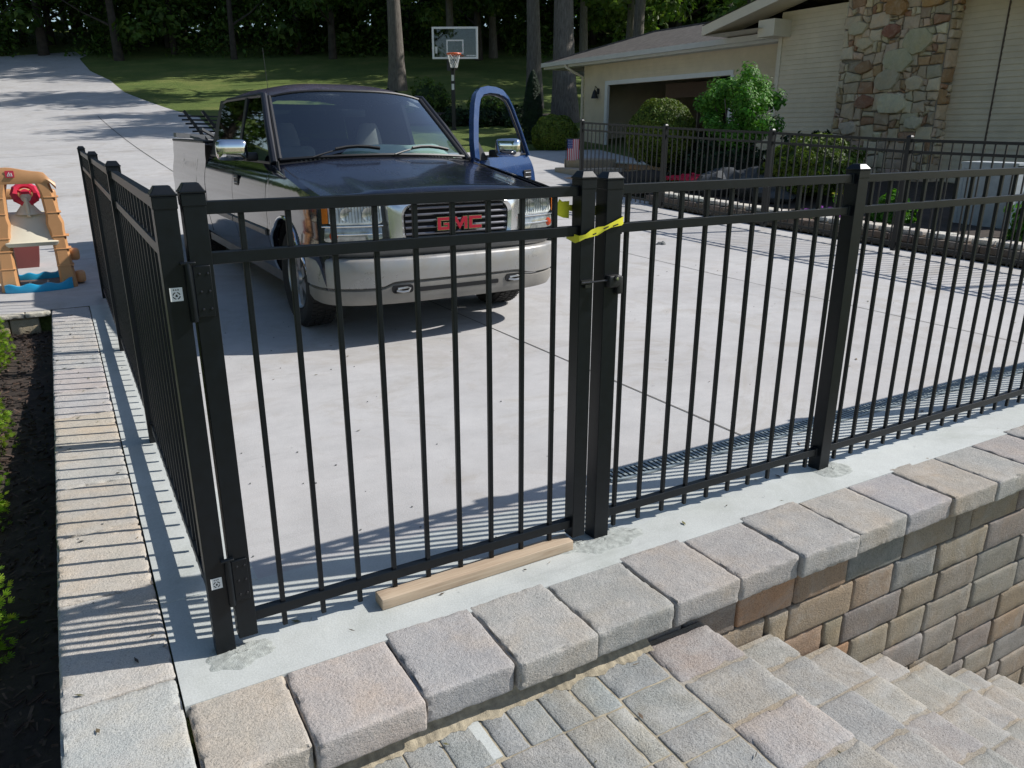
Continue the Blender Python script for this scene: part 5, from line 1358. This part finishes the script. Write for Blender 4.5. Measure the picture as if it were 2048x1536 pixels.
# ---------------------------------------------------------------- garden shrubs
def ball(name, c, rx, rz, n, ls, mat, lb, cat='bush', seed=0, lo=.6, hi=1.35, rough=.05):
    random.seed(seed); b = MB()
    def fn(u, v):
        a_ = u * 6.2832; e = (v - .5) * math.pi; return (c[0] + rx * .9 * math.cos(e) * math.cos(a_), c[1] + rx * .9 * math.cos(e) * math.sin(a_), c[2] + rz * .9 * math.sin(e))
    b.grid(fn, 24, 14, (.35, .4, .35))
    for i in range(n):
        d = rdir()
        k = 1 + rough * noise.noise(d * 3 + Vector((seed, 0, 0))) * 2 - random.random() ** 2 * .1
        if d.z < -.75: continue
        p = Vector(c) + Vector((d.x * rx * k, d.y * rx * k, d.z * rz * k)); leaf(b, p, d + rdir() * .8, ls * random.uniform(.6, 1.4), leafcol(lo, hi), .6)
    return tag(b.build(name, mat, smooth=False, col=True), lb, cat)
ball('round_bush', (10.3, 10.3, 1.36), .67, .68, 15000, .024, M['leaf_ball'], 'clipped round bush in front of the open garage doorway', seed=3)
ball('dome_bush', (12.95, 18.3, 1.3), .68, .60, 8000, .035, M['leaf_ball'], 'clipped dome bush beside the driveway left of the garage', seed=4)
ball('low_hedge_bush', (10.75, 6.95, .85), .78, .52, 9000, .030, M['leaf_ball'], 'low dense bush close behind the far fence beneath the chimney', seed=5, rough=.12)
# broad maple-like shrub
random.seed(8); b = MB(); sc0 = Vector((11.0, 8.95, 1.78))
cl = []
for i in range(60):
    d = rdir(); r_ = random.uniform(.45, 1.0); cl.append(sc0 + Vector((d.x * r_ * .74, d.y * r_ * .82, d.z * r_ * .78)))
for i in range(13000):
    c_ = random.choice(cl); d = rdir(); rr_ = .20 * random.random() ** .5; p = c_ + d * rr_
    if p.z < .5: continue
    leaf(b, p, d + Vector((-.3, -.3, .7)) + rdir() * .5, random.uniform(.022, .048), leafcol(.55, 1.35), .55)
bs = b.build('leafy_shrub', M['leaf_shrub'], smooth=False, col=True); tag(bs, 'tall loose green shrub against the inner corner of the house', 'shrub')
b = MB(); 
for k in range(6): a_ = k * 1.1; b.tube([(11.0, 8.95, .3), (11.0 + .25 * math.cos(a_), 8.95 + .25 * math.sin(a_), 1.2), (11.0 + .5 * math.cos(a_), 8.95 + .5 * math.sin(a_), 2.0)], [.03, .02, .008], 6)
b.build('stem', M['bark'], bs)
# dark bushes low behind the fence
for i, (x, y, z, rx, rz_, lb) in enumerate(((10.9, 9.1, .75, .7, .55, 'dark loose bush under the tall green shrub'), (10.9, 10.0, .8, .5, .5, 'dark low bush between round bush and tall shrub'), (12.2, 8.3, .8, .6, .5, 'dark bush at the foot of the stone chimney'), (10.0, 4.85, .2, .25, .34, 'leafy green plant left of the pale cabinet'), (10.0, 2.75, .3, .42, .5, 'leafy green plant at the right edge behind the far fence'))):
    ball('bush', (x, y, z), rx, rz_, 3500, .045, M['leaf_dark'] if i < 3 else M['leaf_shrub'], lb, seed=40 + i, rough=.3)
# columnar evergreen
random.seed(12); b = MB(); ax_, ay_ = 13.3, 20.15; az_ = h(ax_, ay_)
for i in range(9000):
    t = random.random() ** 1.2; z = az_ + .05 + 2.1 * t; r_ = .33 * (1 - t ** 2.2) ** .7 + .02; a_ = random.random() * 6.28; k = random.uniform(.75, 1.05); leaf(b, Vector((ax_ + r_ * k * math.cos(a_), ay_ + r_ * k * math.sin(a_), z)), Vector((math.cos(a_), math.sin(a_), .8)), .04, leafcol(.6, 1.2), .35)
tag(b.build('columnar_evergreen', M['leaf_dark'], smooth=False, col=True), 'narrow dark evergreen column beside a big tree trunk', 'tree')
# arborvitae hedge along the mulch bed
ar_l = ['bright arborvitae bush nearest the toy', 'second arborvitae bush from the toy', 'third arborvitae bush from the toy', 'arborvitae bush nearest the viewer at the frame edge']
for i, (x, y, zt, r_) in enumerate(((-1.16, 4.25, .45, .42), (-1.08, 2.75, .36, .37), (-1.07, 1.85, .38, .37), (-1.07, .80, .48, .42))):
    random.seed(60 + i); b = MB(); Z0 = bedz(y) - .02; H_ = zt - Z0; 
    rr_ = [[(x + r_ * .8 * (1 - (k / 6) ** 2 * .9) * math.cos(a_ * .6283), y + r_ * .8 * (1 - (k / 6) ** 2 * .9) * math.sin(a_ * .6283), Z0 + H_ * k / 6 * .95) for a_ in range(10)] for k in range(7)]
    b.loft(rr_, True, True, (.3, .35, .3))
    for j in range(5200):
        t = random.random() ** .9; z = Z0 + H_ * t; rad = r_ * math.sqrt(max(.01, 1 - t ** 3.0)) * random.uniform(.82, 1.06) * (1 + .12 * math.sin(j * 1.7)); a_ = random.random() * 6.28
        p = Vector((x + rad * math.cos(a_), y + rad * math.sin(a_), z)); d0 = Vector((math.cos(a_), math.sin(a_), random.uniform(.1, 1.1))).normalized(); cc2 = leafcol(.55, 1.35)
        sd_ = d0.cross(rdir()).normalized()
        for q in range(5):
            e = (q - 2) * .42; dd = (d0 * math.cos(e) + sd_ * math.sin(e)).normalized(); nn = d0.cross(sd_).normalized(); L_ = .026 * (1 - .12 * abs(q - 2)); ss = nn.cross(dd) * .0026
            b.add([p - ss, p + ss, p + dd * L_ + ss * .6, p + dd * L_ - ss * .6], [(0, 1, 2, 3)], cc2)
    tag(b.build('arborvitae_bush', M['leaf_arb'], smooth=False, col=True), ar_l[i], 'bush', 'arborvitae bushes along the mulch bed')

# garden flag
fg = empty('garden_flag', (10.35, 13.77, h(10.35, 13.77))); tag(fg, 'small striped garden flag on a black stand by the fence end', 'flag')
fz = h(10.35, 13.77)
b = MB(); b.tube([(0, 0, 0), (0, 0, .76), (.34, -.19, .76)], .008, 6); b.build('flag_stand', M['black'], fg)
fd = Vector((.87, -.49, 0))
flc = NT('flag_cloth'); flc.set(flc.attr(), .8); 
b = MB()
for k in range(13):
    c = (.62, .03, .05) if k % 2 == 0 else (.75, .74, .72)
    a0, a1 = .03 + .28 * k / 13, .03 + .28 * (k + 1) / 13
    def wv(s, z): return fd * s + Vector((.35, .6, 0)) * (.012 * math.sin(s * 22)) + Vector((0, 0, z))
    if k < 6: b.add([wv(a0, .54), wv(a1, .54), wv(a1, .75), wv(a0, .75)], [(0, 1, 2, 3)], (.03, .05, .22)); b.add([wv(a0, .27), wv(a1, .27), wv(a1, .54), wv(a0, .54)], [(0, 1, 2, 3)], c)
    else: b.add([wv(a0, .27), wv(a1, .27), wv(a1, .75), wv(a0, .75)], [(0, 1, 2, 3)], c)
for i in range(4):
    for j in range(5): p = wv(.045 + .031 * i + .008 * (j % 2), .565 + .038 * j) + Vector((-.002, -.004, 0)); b.add([p, p + fd * .012, p + fd * .012 + Vector((0, 0, .014)), p + Vector((0, 0, .014))], [(0, 1, 2, 3)], (.8, .8, .8))
b.build('flag_cloth', flc.m, fg, smooth=False, col=True)

# ---------------------------------------------------------------- trees
def gh(x, y): return h(x, y)
def tree(name, x, y, r, H, crown, lb, seed, limbs=5, group=None, zl=.5, rot=0, cscale=(1, 1, 1), trunk=None, cz_=None):
    o = empty(name, (x, y, gh(x, y)), rot); tag(o, lb, 'tree', group)
    t = trunk_mesh('trunk', r, H, random.uniform(-.01, .01), seed, limbs, zl) if trunk is None else trunk.copy()
    if trunk is not None: COL.objects.link(t)
    t.parent = o
    c = crown.copy(); COL.objects.link(c); c.parent = o; c.scale = cscale; c.location = (0, 0, cz_ or 0); return o
cr_hi = [crown_mesh('crown', M['leaf_forest'], 4.6, 0, 4.6, 7000, .20, 30, 100 + k, .6, 1.4) for k in range(3)]
cr_lo = [crown_mesh('crown', M['leaf_forest'], 3.4, 0, 6.5, 8000, .20, 44, 120 + k, .5, 1.4) for k in range(3)]
cr_lt = [crown_mesh('crown', M['leaf_light'], 3.2, 0, 5.0, 7000, .17, 34, 140 + k, .6, 1.4) for k in range(2)]
tr_f = [trunk_mesh('trunk', .24, 22, .012 * (k - 1), 200 + k, 11, .18, simple('dark_bark', (.055, .045, .036), .95, 0, .4, 3)) for k in range(3)]
# three big trunks on the lawn
tree('big_tree', 16.4, 39.4, .44, 15, cr_hi[0], 'tall bare trunked tree on the lawn above the truck roof', 1, cz_=12, zl=.6)
tree('big_tree', 19.1, 29.8, .36, 15, cr_hi[1], 'tall tree whose trunk rises right of the basketball hoop', 2, cz_=11.5, zl=.6, cscale=(.75, .75, .75))
tree('big_tree', 17.95, 25.3, .48, 15, cr_hi[2], 'thick trunked tree at the left end of the garage roof', 3, cz_=11.8, zl=.6, cscale=(.62, .62, .7))
# shading trees behind and right of the house
behind = [(23, 27, 0), (27, 33, 1), (24.5, 22, 1), (31, 26, 0), (29, 40, 1), (34, 33, 0), (23, 46, 1), (36, 44, 0), (28, 50, 1), (41, 38, 0)]
bl = ['tree trunk rising just behind the garage roof ridge', 'slim tree seen over the middle of the garage roof', 'leafy tree behind where both roofs meet', 'tree behind the main roof edge', 'tree right of the thick garage trunk far up the lawn', 'tree deep behind the garage roof', 'tree between hoop and garage at the lawn top', 'far tree above the garage eave', 'tree standing at the lawn top right of the hoop', 'farthest tree glimpsed above the roofs']
for i, (x, y, k) in enumerate(behind):
    tree('woodland_tree', x, y, .27, 17, (cr_lt if k else cr_hi)[i % 2], bl[i], 10 + i, cz_=6.8 if k else 12, cscale=(1.1, 1.1, 1.1), rot=i)
# left and far forest
random.seed(77); fl_ = []
n = 0
rows_ = []
for s in (60, 65, 71, 78, 86):
    lat = -46
    while lat < 34:
        rows_.append((s + random.uniform(-2, 2), lat + random.uniform(-1, 1))); lat += random.uniform(3.2, 6.0)
for (s, lat) in rows_:
    x = cx + HX * s + HY * lat; y = cy + HY * s - HX * lat
    if -16 < x < 4.5 and y < 62 and s < 62: pass
    k = n % 3; lo_ = random.random() < .55
    o = empty('forest_tree', (x, y, gh(x, y)), random.random() * 6.28)
    t = tr_f[k].copy(); COL.objects.link(t); t.parent = o; sc_1 = random.uniform(.7, 1.3); t.scale = (sc_1, sc_1, 1)
    c = (cr_lo if lo_ else cr_hi)[random.randrange(3)].copy(); COL.objects.link(c); c.parent = o; c.location = (0, 0, random.uniform(8, 10) if lo_ else random.uniform(15, 18)); c.scale = (1.25, 1.25, 1.35 if lo_ else 1.7)
    tag(o, 'slender dark forest tree standing in the woods beyond the lawn', 'tree', 'forest trees beyond the lawn'); n += 1
# trees to the left that the truck side mirrors
for i, (x, y) in enumerate(((-12, 0), (-13, 6), (-14, 11), (-12.5, 16), (-14.5, 22), (-16, 29), (-15, 37), (-17, 46), (-15, 55), (-9, 57), (-5, 70), (-11, 68), (1, 73))):
    tree('roadside_tree', x, y, .3, 19, cr_lo[i % 3], 'leafy tree standing left of the driveway', 90 + i, group='trees left of the driveway', cz_=9.5, rot=i * 1.3, trunk=tr_f[i % 3], cscale=(1.3, 1.3, 1.45))
for o in cr_hi + cr_lo + cr_lt + tr_f: bpy.data.objects.remove(o)
# undergrowth mass at the forest edge
random.seed(5); b = MB()
def forest_leaf(n, s0, s1, z0, z1, ls, lo, hi):
    for i in range(n):
        s = random.uniform(s0, s1); lat = random.uniform(-50, 40); x = cx + HX * s + HY * lat; y = cy + HY * s - HX * lat
        zz = random.random(); m_ = noise.noise(Vector((lat * .25, s * .2, zz * 1.5)))
        if m_ < -.12: continue
        leaf(b, Vector((x, y, gh(x, y) + z0 + (z1 - z0) * zz)), rdir() + Vector((0, -.3, .6)), ls * random.uniform(.5, 1.4), leafcol(lo, hi))
forest_leaf(52000, 59.0, 65, 0, 5.5, .17, .4, 1.5); forest_leaf(30000, 64, 80, 0, 12, .32, .4, 1.2); forest_leaf(30000, 84, 110, 0, 22, .75, .35, .9)
tag(b.build('undergrowth', M['leaf_forest'], smooth=False, col=True), kind='stuff')
# lawn bed shrubs around the hoop
sh = [(14.6, 31.0, .8, .75, 'pale flowering shrub left of the hoop pole', 1), (15.6, 27.6, .7, .6, 'pale leafy shrub right of the hoop pole', 1), (16.6, 29.3, .6, .5, 'low shrub seen through the open truck door window', 0), (14.2, 25.2, .5, .35, 'dark groundcover clump behind the door mirror', 0), (15.3, 24.6, .6, .4, 'dark groundcover clump below the big trunk', 0), (13.4, 26.0, .5, .35, 'dark groundcover clump at the hoop base', 0), (12.6, 30.8, .6, .5, 'dark shrub behind the truck roof', 0)]
for i, (x, y, r_, z_, lb, pale) in enumerate(sh):
    ball('garden_shrub', (x, y, gh(x, y) + z_ * .6), r_, z_, 2200, .06, M['leaf_light'] if pale else M['leaf_dark'], lb, 'shrub', 70 + i, .6, 1.6, .35)
b = MB(); b.grid(lambda u, v: (11.6 + 5.5 * u + 1.5 * v, 27.2 + 3.6 * v - 3.6 * u, gh(11.6 + 5.5 * u + 1.5 * v, 27.2 + 3.6 * v - 3.6 * u) + .04 + .04 * noise.noise(Vector((u * 9, v * 9, 1)))), 24, 12)
tag(b.build('lawn_mulch_bed', M['soil']), kind='structure')
